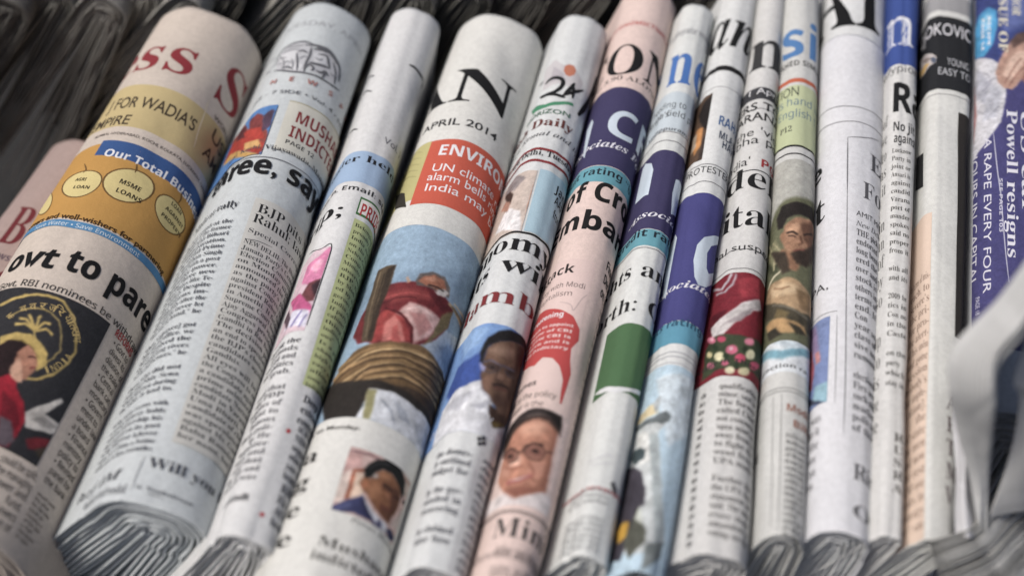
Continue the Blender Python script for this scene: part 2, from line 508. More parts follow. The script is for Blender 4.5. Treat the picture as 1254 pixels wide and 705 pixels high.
# ---------------------------------------------------------------- what is printed on every paper (millimetres on the page)
PAPERS = []
PAPERS.append(dict(name='newspaper', label='widest newspaper, cream, with red masthead letters and an orange loans advert', group='folded newspapers standing in the front row', part='front_page', color=(216,204,192), inner=(216,204,192), gap=0.0022, jag=1,
     roll=([-0.20213,-0.09869,-0.03671],[-0.13828,0.1669,-0.02496],0.03671,0.02496,0.1396,0.1745,2,0.0006,3,0.215,0.1396),
     items=[
       ('t','masthead','k','usine','ss',' S',-22.98,8.04,230.43,22.73,(150,38,48)),
       ('r','banner',-75,50,193.88,220.1,(206,184,124)),
       ('t','headline','G','J ',"FOR WADIA'S",'',-19.75,19.2,205.88,6.61,(70,58,44)),
       ('t','headline','G','E','MPIRE','',-26.23,-6.58,195.15,5.85,(70,58,44)),
       ('t','headline','G','','WOR','LD',25.18,35.7,220.91,2.59,(70,58,44)),
       ('t','headline','G','','US',' A',27.66,40.47,211.03,6.7,(80,68,50)),
       ('t','headline','G','','AM','',27.58,41.56,200.5,6.56,(80,68,50)),
       ('l','rule_line',[(19.22,226.83),(20.19,218.59),(20.93,209.25),(22.64,199.45)],0.58,(232,218,180)),
       ('t','dateline','G','MUMBAI, ','HYDERABAD, KOCHI, KOLKATA, LUCKNOW',', CHENNAI',-12.21,33.12,188.74,1.5,(90,80,75)),
       ('r','banner',-75,50,139.78,183.32,(206,152,56)),
       ('r','banner',-13.87,50,176.04,185.16,(42,88,152)),
       ('t','headline','N','','Our Total Busin','ess Solutions',-9.78,36.72,175.63,4.21,(238,238,240)),
       ('g','advert_tag',[(-5.11,164.5),(-4.21,162.86),(-3.78,160.92),(-3.81,158.77),(-4.35,156.61),(-5.35,154.55),(-6.77,152.83),(-8.52,151.56),(-10.58,150.89),(-12.87,150.92),(-15.32,151.77),(-17.86,153.35),(-20.3,155.56),(-22.27,158.11),(-23.43,160.64),(-23.41,162.83),(-22.16,164.37),(-20.13,165.48),(-17.6,166.22),(-15.01,166.75),(-12.55,167.03),(-10.24,167),(-8.16,166.57),(-6.43,165.75)],(120,88,40)),
       ('g','advert_tag',[(-5.54,164.01),(-4.71,162.48),(-4.3,160.68),(-4.34,158.71),(-4.85,156.72),(-5.78,154.83),(-7.1,153.24),(-8.76,152.09),(-10.62,151.45),(-12.78,151.53),(-14.99,152.24),(-17.28,153.69),(-19.48,155.69),(-21.15,157.94),(-22.13,160.22),(-22.07,162.18),(-21.01,163.69),(-19.26,164.81),(-17.07,165.6),(-14.73,166.12),(-12.47,166.44),(-10.32,166.37),(-8.42,166.01),(-6.8,165.19)],(226,206,130)),
       ('g','advert_tag',[(16.57,168.71),(16.82,166.4),(16.36,163.83),(15.27,161.21),(13.56,158.77),(11.38,156.71),(8.91,155.29),(6.29,154.57),(3.64,154.62),(1.15,155.44),(-1.02,156.96),(-2.74,158.96),(-3.83,161.29),(-4.19,163.73),(-3.8,166.05),(-2.64,168.13),(-0.86,169.91),(1.41,171.35),(3.96,172.41),(6.65,173.1),(9.34,173.39),(11.83,173.08),(13.99,172.17),(15.58,170.67)],(120,88,40)),
       ('g','advert_tag',[(15.77,168.29),(16.03,166.13),(15.62,163.73),(14.59,161.36),(13,159.11),(11.01,157.26),(8.72,155.92),(6.28,155.27),(3.85,155.29),(1.55,156.05),(-0.45,157.42),(-2.01,159.25),(-2.99,161.36),(-3.33,163.59),(-2.98,165.76),(-1.9,167.71),(-0.26,169.38),(1.81,170.72),(4.16,171.75),(6.64,172.42),(9.1,172.62),(11.42,172.33),(13.41,171.54),(14.89,170.1)],(226,206,130)),
       ('g','advert_tag',[(30.98,170.52),(33.57,169.9),(35.86,168.99),(37.66,167.76),(38.59,166.07),(38.58,164),(37.59,161.75),(35.9,159.6),(33.7,157.76),(31.23,156.47),(28.69,155.89),(26.23,155.99),(23.96,156.74),(21.96,158.06),(20.38,159.8),(19.24,161.78),(18.66,163.86),(18.6,165.87),(19.13,167.59),(20.14,168.96),(21.66,169.98),(23.6,170.63),(25.88,170.89),(28.38,170.85)],(120,88,40)),
       ('g','advert_tag',[(30.71,169.96),(33.03,169.32),(35.1,168.43),(36.65,167.21),(37.5,165.63),(37.5,163.77),(36.69,161.74),(35.15,159.77),(33.17,158.15),(30.94,156.99),(28.57,156.44),(26.32,156.54),(24.18,157.22),(22.34,158.45),(20.86,160.03),(19.83,161.84),(19.28,163.75),(19.23,165.57),(19.68,167.18),(20.66,168.49),(22.06,169.43),(23.85,170.05),(25.99,170.33),(28.27,170.27)],(226,206,130)),
       ('g','advert_tag',[(-22.93,148.59),(-22.87,146.91),(-23.34,145.66),(-24.26,144.87),(-25.81,144.81),(-27.88,145.44),(-31.22,147.38),(-35.89,150.77),(-35.89,151.19),(-35.89,152.03),(-35.6,153.29),(-35.6,154.54),(-35.6,156.22),(-35.31,157.9),(-35.02,159.16),(-35.31,160.84),(-35.6,162.1),(-35.6,162.94),(-35.6,163.36),(-35.6,163.36),(-29.33,158.29),(-26.37,155.28),(-24.65,152.87),(-23.46,150.56)],(120,88,40)),
       ('g','advert_tag',[(-23.52,148.96),(-23.47,147.37),(-23.89,146.19),(-24.81,145.54),(-26.2,145.48),(-28.24,146.12),(-31.41,147.95),(-36.18,151.61),(-35.89,151.61),(-35.31,152.03),(-35.6,153.29),(-35.31,154.54),(-35.6,156.22),(-35.02,157.48),(-35.31,159.16),(-35.31,160.42),(-35.02,161.26),(-35.6,162.52),(-35.6,162.94),(-35.6,162.94),(-29.84,158.19),(-26.82,155.21),(-25.19,152.96),(-24.01,150.78)],(226,206,130)),
       ('t','advert_text','N','','AGRI','',-15.93,-10.66,160.67,1.82,(50,40,25)),
       ('t','advert_text','N','','LOAN','',-14.77,-7.17,156.22,1.8,(50,40,25)),
       ('t','advert_text','N','','MSME','',2.31,11.83,163.26,2.42,(50,40,25)),
       ('t','advert_text','N','','LOANS','',2.81,14.01,158.33,2.4,(50,40,25)),
       ('t','advert_text','N','','LOAN','',25.18,32.34,167.56,1.88,(50,40,25)),
       ('t','advert_text','N','','AGAINST','',23.92,36.47,163.65,1.87,(50,40,25)),
       ('t','advert_text','N','','PROPERTY','',23.45,38.15,159.69,1.85,(50,40,25)),
       ('l','rule_line',[(-16.4,171.26),(-13.72,167.52),(-14.12,165.56)],0.63,(120,88,40)),
       ('l','rule_line',[(5.16,175.8),(6.05,173.04),(6.21,171.16)],0.64,(120,88,40)),
       ('l','rule_line',[(27.08,176.57),(28.42,173.75),(28.14,171)],0.65,(120,88,40)),
       ('t','advert_text','G','customers and ','well-wishers for',' partnering',-12.26,17.98,139.34,2.81,(70,45,20)),
       ('r','banner',-75,50,135.14,138.72,(66,136,186)),
       ('t','advert_text','n','Save Water • ','Save Environment','',-4.54,23.62,135.72,2.11,(214,226,232)),
       ('t','headline','X','','ovt','',-28.49,-3.59,113.05,10.86,(22,22,24)),
       ('t','headline','X','','to',' pare',-0.11,13.4,114.1,11.11,(22,22,24)),
       ('t','headline','n','Govt, ','RBI nominees be',' withdrawn from',-13.18,24.95,103.16,3.24,(40,38,38)),
       ('p','photograph',-62,25.88,34.29,102.23,(46,46,50),None,[((196,168,96),0.3,[(16.71,89.53),(12.05,96.33),(6.16,100.27),(0.25,100.98),(-5.52,99.88),(-11.8,97.76),(-17.98,93.98),(-16.54,92.6),(-10.83,96.55),(-4.93,98.7),(0.52,99.8),(5.99,99.16),(11.47,95.45),(15.98,88.76)]),((196,168,96),0.3,[(15.9,88.92),(18.04,82.29),(17.52,75.39),(15.19,69.8),(10.97,65.2),(4.44,63.33),(4.78,62.26),(11.47,64.24),(15.94,69.14),(18.42,75.14),(18.99,82.51),(16.79,89.37)]),((196,168,96),0.3,[(11.81,86.29),(8.49,91.37),(3.77,94.12),(-1.77,94.05),(-6.46,91.79),(-10.5,87.84),(-9.92,87.24),(-6,91.19),(-1.52,93.41),(3.75,93.49),(8.19,90.89),(11.41,85.91)]),((196,168,96),0.3,[(11.37,86.01),(13.12,80.35),(12.63,75.54),(10.12,71.68),(10.56,71.27),(13.11,75.28),(13.64,80.41),(11.86,86.2)]),((196,168,96),0.6,[(-9.13,78.13),(-3.72,81.16),(1.27,82.17),(6.7,79.68),(10.35,76.73),(11.89,71.6),(9.79,67.93),(6.95,71.86),(2.77,74),(-2.93,74.64),(-6.68,73.13)]),((110,92,50),1,[(-6.06,76.58),(-0.47,78.8),(4.72,76.87),(8.25,73.77),(4.57,74.79),(-1.02,75.23)]),((196,168,96),0.4,[(6.58,75.7),(4.4,80.1),(2.01,84.52),(1.24,84.11),(3.63,79.7),(5.81,75.31)]),((196,168,96),0.6,[(1.81,84.66),(-2.67,86.48),(-6.17,85.09),(-5.46,83.85),(-2.43,85.22),(1.65,83.51)]),((196,168,96),0.6,[(1.87,84.8),(-2.83,88.49),(-5.58,88.22),(-5.08,86.93),(-3.02,87.34),(1.39,83.83)]),((196,168,96),0.6,[(2.09,84.96),(-1.01,89.01),(-2.53,90.64),(-3.21,89.86),(-1.76,88.31),(1.33,84.27)]),((196,168,96),0.6,[(2.44,84.64),(1.84,89.41),(2.33,90.43),(1.32,91.15),(0.73,89.67),(1.36,84.72)]),((196,168,96),0.6,[(2.49,84.08),(4.31,87.98),(6.3,88.11),(6.02,89.33),(3.51,88.97),(1.51,84.82)]),((196,168,96),0.6,[(2.53,83.44),(5.64,85.44),(8.5,83.94),(8.77,85.07),(5.38,86.65),(1.87,84.55)]),((38,22,24),0.8,[(-8.51,72.16),(-5.15,77.04),(-0.1,77.99),(4.52,76.11),(3.28,72.87),(2.61,67.23),(3.33,60.95),(-1.65,57.9)]),((176,122,98),0.8,[(0.22,72.97),(2.25,77.57),(6.19,75.5),(9.26,70.3),(8.97,66.87),(8.17,63.16),(5.1,61.7),(1.7,66.87)]),((205,158,132),1,[(0.79,66.53),(1.98,70.98),(4.89,66.89),(7.17,61.36),(5.6,60.61),(2.43,60.59),(2.43,60.59)]),((60,30,30),0.6,[(4.75,72.06),(6.19,72.99),(7.47,72.81),(7.44,73.49),(5.98,73.67),(4.4,72.69)]),((120,50,50),0.5,[(7.2,67.87),(8.15,68.72),(9.09,68.8),(8.97,69.48),(7.86,69.36),(6.8,68.44)]),((156,28,44),0.8,[(-3.14,58.77),(1.42,62.82),(5.59,60.62),(6.57,58.46),(11.12,54.28),(14.82,47.43),(14.58,41.04),(13.87,35.69),(8.79,33.17)]),((112,20,34),1.5,[(2.64,55.5),(9.44,52.14),(13.58,45.48),(12.49,38.66),(7.67,40.04)]),((96,84,92),1.2,[(6.16,45.55),(10.55,45.13),(14.65,38.59),(13.03,35.24),(9.17,34.57)]),((206,200,192),0.5,[(13.02,50.84),(16.55,55.43),(22.2,62.83),(23.7,61.8),(19.56,53.84),(29.2,53.36),(29.13,51.77),(24.89,48),(18.53,46.11),(15.75,45.45)]),((160,155,150),0.8,[(16.07,49.42),(19.93,53.07),(26.63,51.89),(20.95,48.65)]),((118,36,44),1,[(17.84,41.07),(20.85,44.18),(25.82,46.25),(28.49,44.96),(25.03,40.69),(20.24,38.45)]),((70,60,50),1,[(22.09,39.38),(27.76,45.08),(28.38,49.95),(30.01,43.53),(27.24,36.62)])]),
       ('a','emblem','g','भारतीय रिज़र्व बैंक',3.67,80.43,13.69,150,28,3.08,(196,168,96)),
       ('a','emblem','g','INDIA',3.67,80.43,15.05,-48,-5,2.74,(196,168,96)),
       ('t','headline','N','','REFORMS','',29.44,43.73,99.77,3.34,(176,40,44)),
       ('b','article_text','n',['• Govt to','divest its','dilution of','the stake','• Central','bank can','monetary','• Govern','ment to','under law','a board','• Finance','ministry','policy to','• Revised','panel for','the bank'],30.81,43.73,95.83,31.32,(64,60,58),'l',0.68),
       ('b','article_text','n',['could be split,','the managing','power and','fund.','the execs','run on of'],13.41,28.37,29.36,7.32,(66,62,60),'r',0.7),
       ('b','article_text','n',['would need','the other','for the new','panel on','ministry is','of the two','a chief','the board','of state'],30.9,39.76,25.68,7.77,(80,76,72),'l',0.68),
     ]))
PAPERS.append(dict(name='newspaper', label='broad bluish white newspaper headed three, says, with a grey elephant crest', group='folded newspapers standing in the front row', part='front_page', color=(210,216,218), inner=(210,216,218), gap=0.0021, jag=1.2,
     roll=([-0.12661,-0.09573,-0.02211],[-0.08264,0.16918,-0.01869],0.02211,0.01869,0.5934,0.4189,2,0.0005,5,0.215,0.0698),
     items=[
       ('t','dateline','n','T','UESDAY, APRI','L 1, 2014',-24.72,16.56,253.06,3.25,(150,152,158)),
       ('g','crest',[(-23.95,232.37),(-21.96,238.82),(-17.23,241.09),(-11.49,240.9),(-7.01,239.75),(-5.92,230.69),(-6.96,222.05),(-13.29,222.15),(-21.68,225.46)],(196,198,203)),
       ('g','crest',[(-6.85,228.09),(-7.11,235.78),(-4.82,239.33),(0.19,239.11),(5.38,235.77),(8.33,231.5),(7.02,222.73),(1.26,223.36),(-5.22,223.32)],(196,198,203)),
       ('g','crest',[(-23.51,234.41),(-18.24,236.01),(-13.76,236.98),(-13.06,229.93),(-18.09,226.81)],(214,216,220)),
       ('g','crest',[(-5.81,234.62),(-2.16,237.15),(0.77,234.48),(0.6,230.5),(-4.01,229.16)],(214,216,220)),
       ('g','crest',[(-15.41,225.91),(-11.38,227.54),(-8.46,226.23),(-9.1,222.42),(-13.49,222.92)],(214,216,220)),
       ('l','crest',[(-25.39,232.65),(-23.55,238.74),(-18.4,240.78),(-12.2,241.57),(-7.15,240.34)],1.16,(104,106,112)),
       ('l','crest',[(-10.53,239.17),(-4.93,239.83),(0.64,239.67),(5.31,236.49),(8.37,233.06)],1.57,(104,106,112)),
       ('l','crest',[(-23.42,226.12),(-13.23,221.92),(-6.8,221.35),(-0.6,221.65),(6.65,221.65),(11.2,222.7)],1.11,(104,106,112)),
       ('l','crest',[(-7.39,238.07),(-6.91,232.71),(-7.41,227.19),(-6.96,222.05)],1.33,(104,106,112)),
       ('l','crest',[(-13.04,233.76),(-11.17,227.53),(-10.12,222.35)],1.11,(104,106,112)),
       ('l','crest',[(0.27,236.44),(1.77,232.91),(3.28,229.47)],1.35,(104,106,112)),
       ('l','crest',[(3.81,234.5),(6.38,229.73),(7.56,223.23)],1.13,(104,106,112)),
       ('l','crest',[(7.32,233.62),(8.7,230.34),(9.23,226.32)],1.13,(104,106,112)),
       ('l','crest',[(-6.37,228.23),(-3.3,228.37),(-0.21,229.14),(2.6,229.71)],1.54,(104,106,112)),
       ('l','crest',[(-6.4,237.16),(-2.41,238.18),(0.44,238.12)],1.57,(104,106,112)),
       ('l','crest',[(-3.74,234.72),(-0.71,235.75),(0.6,235.13)],1.04,(104,106,112)),
       ('l','crest',[(-23.37,231.97),(-21.45,233.07),(-17.68,231.94)],0.77,(150,152,158)),
       ('l','crest',[(-21.44,228.82),(-17.54,229.23),(-13.61,227.76)],0.76,(150,152,158)),
       ('l','crest',[(-21.25,236.82),(-16.52,236.5),(-12.52,236.44)],0.78,(150,152,158)),
       ('l','crest',[(-19.07,238.74),(-14.8,238.76),(-10.96,238.76)],0.79,(150,152,158)),
       ('l','crest',[(-18.17,224.95),(-15.2,225.11),(-12.45,223.15)],1,(104,106,112)),
       ('l','crest',[(-12.57,234.49),(-10.62,235.23),(-8.23,233.95)],1.04,(104,106,112)),
       ('l','crest',[(-10.88,229.81),(-9.19,231.46),(-7.53,230.99)],0.67,(150,152,158)),
       ('l','crest',[(-2.42,224.66),(-0.2,224.57),(1.59,226.65),(3.09,225.52)],1.02,(104,106,112)),
       ('l','crest',[(1.09,221.73),(1.92,225.38),(3.76,225.29)],1.02,(104,106,112)),
       ('l','crest',[(-6.98,224.28),(-6.04,226.82),(-3.68,225.5),(-4.21,223.36)],1.02,(104,106,112)),
       ('l','crest',[(-4.67,231.96),(-2.45,231.53),(-1.19,233.1)],0.78,(150,152,158)),
       ('l','crest',[(3.77,227.58),(5.83,226.97),(7.27,229)],0.82,(150,152,158)),
       ('l','crest',[(-43.45,243.47),(-37.05,243.93),(-27,237.94)],0.64,(190,192,197)),
       ('l','crest',[(-31.24,229.8),(-26.59,231.23),(-21.96,230.29)],0.62,(190,192,197)),
       ('l','crest',[(-41.38,235.11),(-35.76,234.69),(-25.54,227.23)],0.63,(190,192,197)),
       ('l','crest',[(-0.22,238.42),(3.14,237.06),(5.72,234.52)],1.3,(104,106,112)),
       ('l','crest',[(-5.21,238.77),(-2.66,239.21),(-0.31,238.76)],1.68,(104,106,112)),
       ('l','crest',[(-23.64,236.85),(-18.13,229.09),(-18.3,225.38)],0.61,(150,152,158)),
       ('l','crest',[(-14.82,230.26),(-13.12,226.94),(-12.73,223.18)],0.6,(150,152,158)),
       ('t','masthead','N','','N    E    W    S','    P   A',-21.93,8.38,215.35,2.75,(186,122,112)),
       ('t','dateline','g','CITY FREE – 7 ','SIDE • Vol. 4 • No. 77','',-14.62,28.91,207.64,2.09,(90,90,95)),
       ('p','photograph',-62,-12.73,170.04,199.95,(84,132,196),None,[((150,70,60),1,[(-46.93,203.84),(-40.32,206.57),(-23.73,187.86),(-20.57,193.07),(-14.88,187.94),(-9.15,169.88),(-47.22,185.26)]),((96,44,48),0.8,[(-46.57,206.5),(-28.92,194.18),(-20.18,177.71),(-33.12,182.83)]),((176,60,50),0.8,[(-45.88,196.88),(-21.51,181.64),(-13,176.1),(-13.71,169.54),(-44.9,187.32)]),((206,160,90),1,[(-40.96,185.73),(-18.32,172),(-9.77,168.15),(-8.6,163.53),(-47.22,183.61)]),((60,70,110),1,[(-26.54,196.66),(-22.26,195.63),(-18.16,185.33),(-22.63,187.25)]),((130,60,60),0.6,[(-26.64,194.98),(-21.79,197.12),(-17.7,193.69),(-16.03,183.09),(-21.33,181.56)]),((80,60,80),0.8,[(-17.7,193.69),(-14.73,197.36),(-13.21,196.35),(-13.02,186.09),(-16.03,183.09)]),((186,64,54),0.8,[(-28.63,189.55),(-17.05,186.69),(-13.76,179.45),(-21.92,178.51)]),((206,160,100),0.8,[(-24.01,179.58),(-16.18,178.94),(-13.68,174.47),(-22.18,174.52)])]),
       ('r','teaser_box',-8.51,50,173.96,202.96,(214,212,198)),
       ('r','rule_line',-8.51,50,202.66,203.25,(170,160,120)),
       ('t','teaser','N','','MUSHAR','RAF',-4.19,25.13,191.47,6.57,(140,38,44)),
       ('t','teaser','N','','INDICTED','',-4.74,25.71,182.41,6.5,(140,38,44)),
       ('t','teaser','N','','PAGE 12','',-5.07,8.81,178.24,2.23,(60,60,62)),
       ('t','dateline','s','Delhi, K','ochi, Vijayawada, Mangalur','u',-21.37,26.87,173.33,2.35,(80,80,84)),
       ('r','rule_line',-75,50,168.36,168.76,(110,110,115)),
       ('r','article_box',-8.55,50,26.12,145.66,(206,205,198)),
       ('t','headline','X','t','hree, says','',-36.9,28.91,159.18,10.26,(28,28,30)),
       ('t','headline','s','Modi ','at rally','',-31.25,-14.33,139.77,3.77,(70,72,76)),
       ('b','article_text','s',['the first round at the','candidates of the former','Minister Atal Bihari','the administration,','in the second Prime','that Manmohan Singh','stood apart with a post','held under power.','and the three new','the large States like Te-','the leaders Despite','many nations im-','and ultimately after the','they said we never let','this out of hand," he','','when Vajpayee] got','him out of office, we','have resolved the','the connecting rivers','of the performers," he','','those who did not','join and Shiv Sena','which had not during','the talks it had to.','','of the many rooms with','a sentry memory holds','and on ownership his','that moved on its part','of the BJP over leftover','seats in a slum a home','and over a few months'],-46.93,-14.28,131.15,20.93,(106,108,112),'j',0.62),
       ('t','headline','s','','BJP pits',' Smriti;',-6.63,18.28,138.3,4.56,(44,44,46)),
       ('t','headline','s','','Rahul;',' lawyer',-7.13,11.34,132.76,4.52,(44,44,46)),
       ('t','byline','s','','Special Correspon','dent',-7.44,26.87,127.25,2.2,(80,80,84)),
       ('l','rule_line',[(-7.37,123.53),(-1.85,124.72),(3.94,125.51)],0.35,(100,100,104)),
       ('b','article_text','s',['NEW DELHI: The Bharat',"Janata Party's Central",'Election Committee','on Monday night','announced the list',"as the party's pick",'against Congress vice','president Rahul Gan','in Amethi. It fielded','Supreme Court lawyer','Ajay Aggarwal against','Congress president','Gandhi in Rae Bareli.','The decision puts','an end to speculation',"the BJP's choice of",'candidates against','Gandhis.','All eyes will be on','the Congress to see if','a candidate against','prime ministerial','candidate Narendra','Modi in Varanasi.','Uma Bharti, who','candidate of choice','was speculated as','against Ms. Gandhi','Baba Ramdev to','her name, but the'],-7.59,23.13,121.6,28.58,(66,67,70),'j',0.68),
       ('t','headline','i','h','of IM','',-46.93,-22.97,9.46,4.02,(80,82,88)),
       ('l','rule_line',[(-15.96,18.61),(-16.46,12.79),(-16.97,4.29)],0.32,(130,132,138)),
       ('t','headline','s','','Will you',' be',-13.93,13.4,14.32,4.14,(80,82,88)),
       ('t','byline','s','S. ','Venkatesan','',-11.95,5.59,5.45,1.6,(104,106,112)),
       ('l','rule_line',[(-11.4,4.3),(-7.82,4.5),(-4.49,3.93)],0.3,(110,110,116)),
       ('b','article_text','s',['ministers need wooded','the recently arrest'],-42.26,-18.86,3.07,-2.78,(110,112,118),'r',0.68),
     ]))
PAPERS.append(dict(name='newspaper', label='white newspaper with a pale blue strip and a green PRIDE column', group='folded newspapers standing in the front row', part='front_page', color=(228,229,229), inner=(228,229,229), gap=0.0022, jag=1.4,
     roll=([-0.09052,-0.10967,-0.01041],[-0.04373,0.16576,-0.01134],0.01041,0.01134,0.4189,0.2443,2,0.0004,8,0.215,0.1047),
     items=[
       ('l','masthead',[(-24.85,241.84),(-25.14,246.09),(-11.72,235.17)],1.14,(60,60,64)),
       ('l','masthead',[(-24.85,230.7),(-24.85,235.41),(-9.92,223.98)],1.12,(60,60,64)),
       ('l','masthead',[(-24.85,206.72),(-22.82,208.97),(-11.12,200.98)],1.07,(60,60,64)),
       ('l','masthead',[(3.13,243.34),(6.28,243.56),(10.21,243.3),(15.54,244.41),(15.25,240.12)],1.53,(60,60,64)),
       ('t','dateline','g','','Vol. 7','',2.53,14.88,194.37,3.81,(110,110,116)),
       ('r','banner',-75,50,169.09,186.47,(156,186,220)),
       ('t','headline','k','Smu','ggler held',' w',-25.14,15.08,180.55,3.72,(36,36,40)),
       ('t','dateline','N','new','s.in, Email:',' sta',-21.04,6.69,164.29,2.52,(50,50,54)),
       ('t','headline','k','tr','ip;','',-25.14,-4.39,149.25,7.85,(32,32,34)),
       ('r','column_header',0.29,50,152.43,161.94,(60,120,60)),
       ('r','column_header',0.93,50,153.63,160.98,(236,230,224)),
       ('t','column_header','N','','PRIDE','',1.59,15.25,152.78,6.36,(186,30,36)),
       ('r','column_box',0.44,50,66.44,150.14,(196,206,140)),
       ('b','article_text','k',['Belonging','proudly to','India and','on the lin','Nehru-Gan','Congress','Minister in','observers','BJP, the','by Modi is','ed by the','gerous for','India and','If party is','cabinet or','thing is','individual','ous"','Is a pity','shame on','high time','eacy and','allow it','one may','Independent'],1.45,15.25,146.37,66.55,(70,72,52),'j',0.55),
       ('p','photograph',-25.14,-4.92,89.84,132.86,(222,196,206),None,[((218,128,168),0.8,[(-15.86,117.25),(-16.6,126.6),(-9.45,127.83),(-5.39,132.8),(-3.91,130.17),(-3.08,120.03),(-5.93,114.63),(-9.62,113.07)]),((238,170,196),1,[(-12.49,123.22),(-8.39,126.74),(-6.1,125.31),(-7.79,118.43)]),((112,62,66),1,[(-11.77,107.51),(-9.89,113.89),(-4.86,116.12),(-4.66,109.68),(-5.25,104.68),(-8.51,103.97)]),((60,40,48),1,[(-7.96,112.65),(-4.86,116.12),(-4.04,109.77),(-5.46,106.78)]),((204,92,142),0.6,[(-25.14,114.21),(-12.93,110.25),(-4.32,101),(-5.33,97.73),(-13.94,102.07)]),((222,220,236),0.8,[(-18.34,94.22),(-14.62,102.08),(-5.42,99.8),(-4.44,91.68)]),((120,110,170),0.5,[(-11.31,92.54),(-9.69,96.06),(-8.3,99.85),(-8.93,100.35),(-10.41,96.65),(-12.22,93.3)]),((120,110,170),0.5,[(-7.11,91.49),(-6.51,95.51),(-5.73,97.52),(-6.24,97.93),(-7.07,95.88),(-7.7,91.84)]),((90,70,80),1,[(-25.14,104.35),(-22.82,108.55),(-14.13,98.29),(-14.72,93.15)])]),
       ('l','rule_line',[(-21.1,136.63),(-10.33,132.4),(-5.08,133.41),(-4.52,112.56),(-4.6,92.33)],0.42,(60,60,64)),
       ('l','rule_line',[(-9.77,85.15),(-7.42,85.48),(-4.83,86.13)],0.34,(120,120,124)),
       ('b','article_text','s',['during the','grounds','out and and','the politics','grab.','','said that','the PDP','minutes of','silent to','famous','their poli-','by He','minister','note and','and that','the duty and','said it was'],-24.85,-4.97,84.23,22.91,(96,96,100),'r',0.68),
       ('b','article_text','k',['Deep in','extensive','control'],2.5,15.25,59.73,50.57,(58,58,62),'l',0.68),
       ('g','bullet',[(-0.25,45.24),(0.1,46.38),(0.93,46.68),(1.7,46.09),(1.42,45.1),(0.5,44.64)],(200,50,60)),
       ('g','bullet',[(-0.29,10.31),(0.16,11.41),(1.08,11.67),(1.73,11.05),(1.46,10.15),(0.47,9.75)],(200,50,60)),
       ('b','article_text','s',['ACROSS','NIDW and','support of','other four','your day','health in'],3.66,15.54,47.24,27.26,(100,100,104),'l',0.68),
       ('t','headline','k','na','tion','',-13.7,-5.34,14.21,2.81,(70,70,74)),
       ('t','headline','k','o','ft','',-8.3,-5.28,14.52,2.54,(70,70,74)),
       ('b','article_text','k',['BJD to','Ek ka','ACC in','bench'],4.3,15.25,22.01,8.31,(92,92,96),'l',0.68),
     ]))
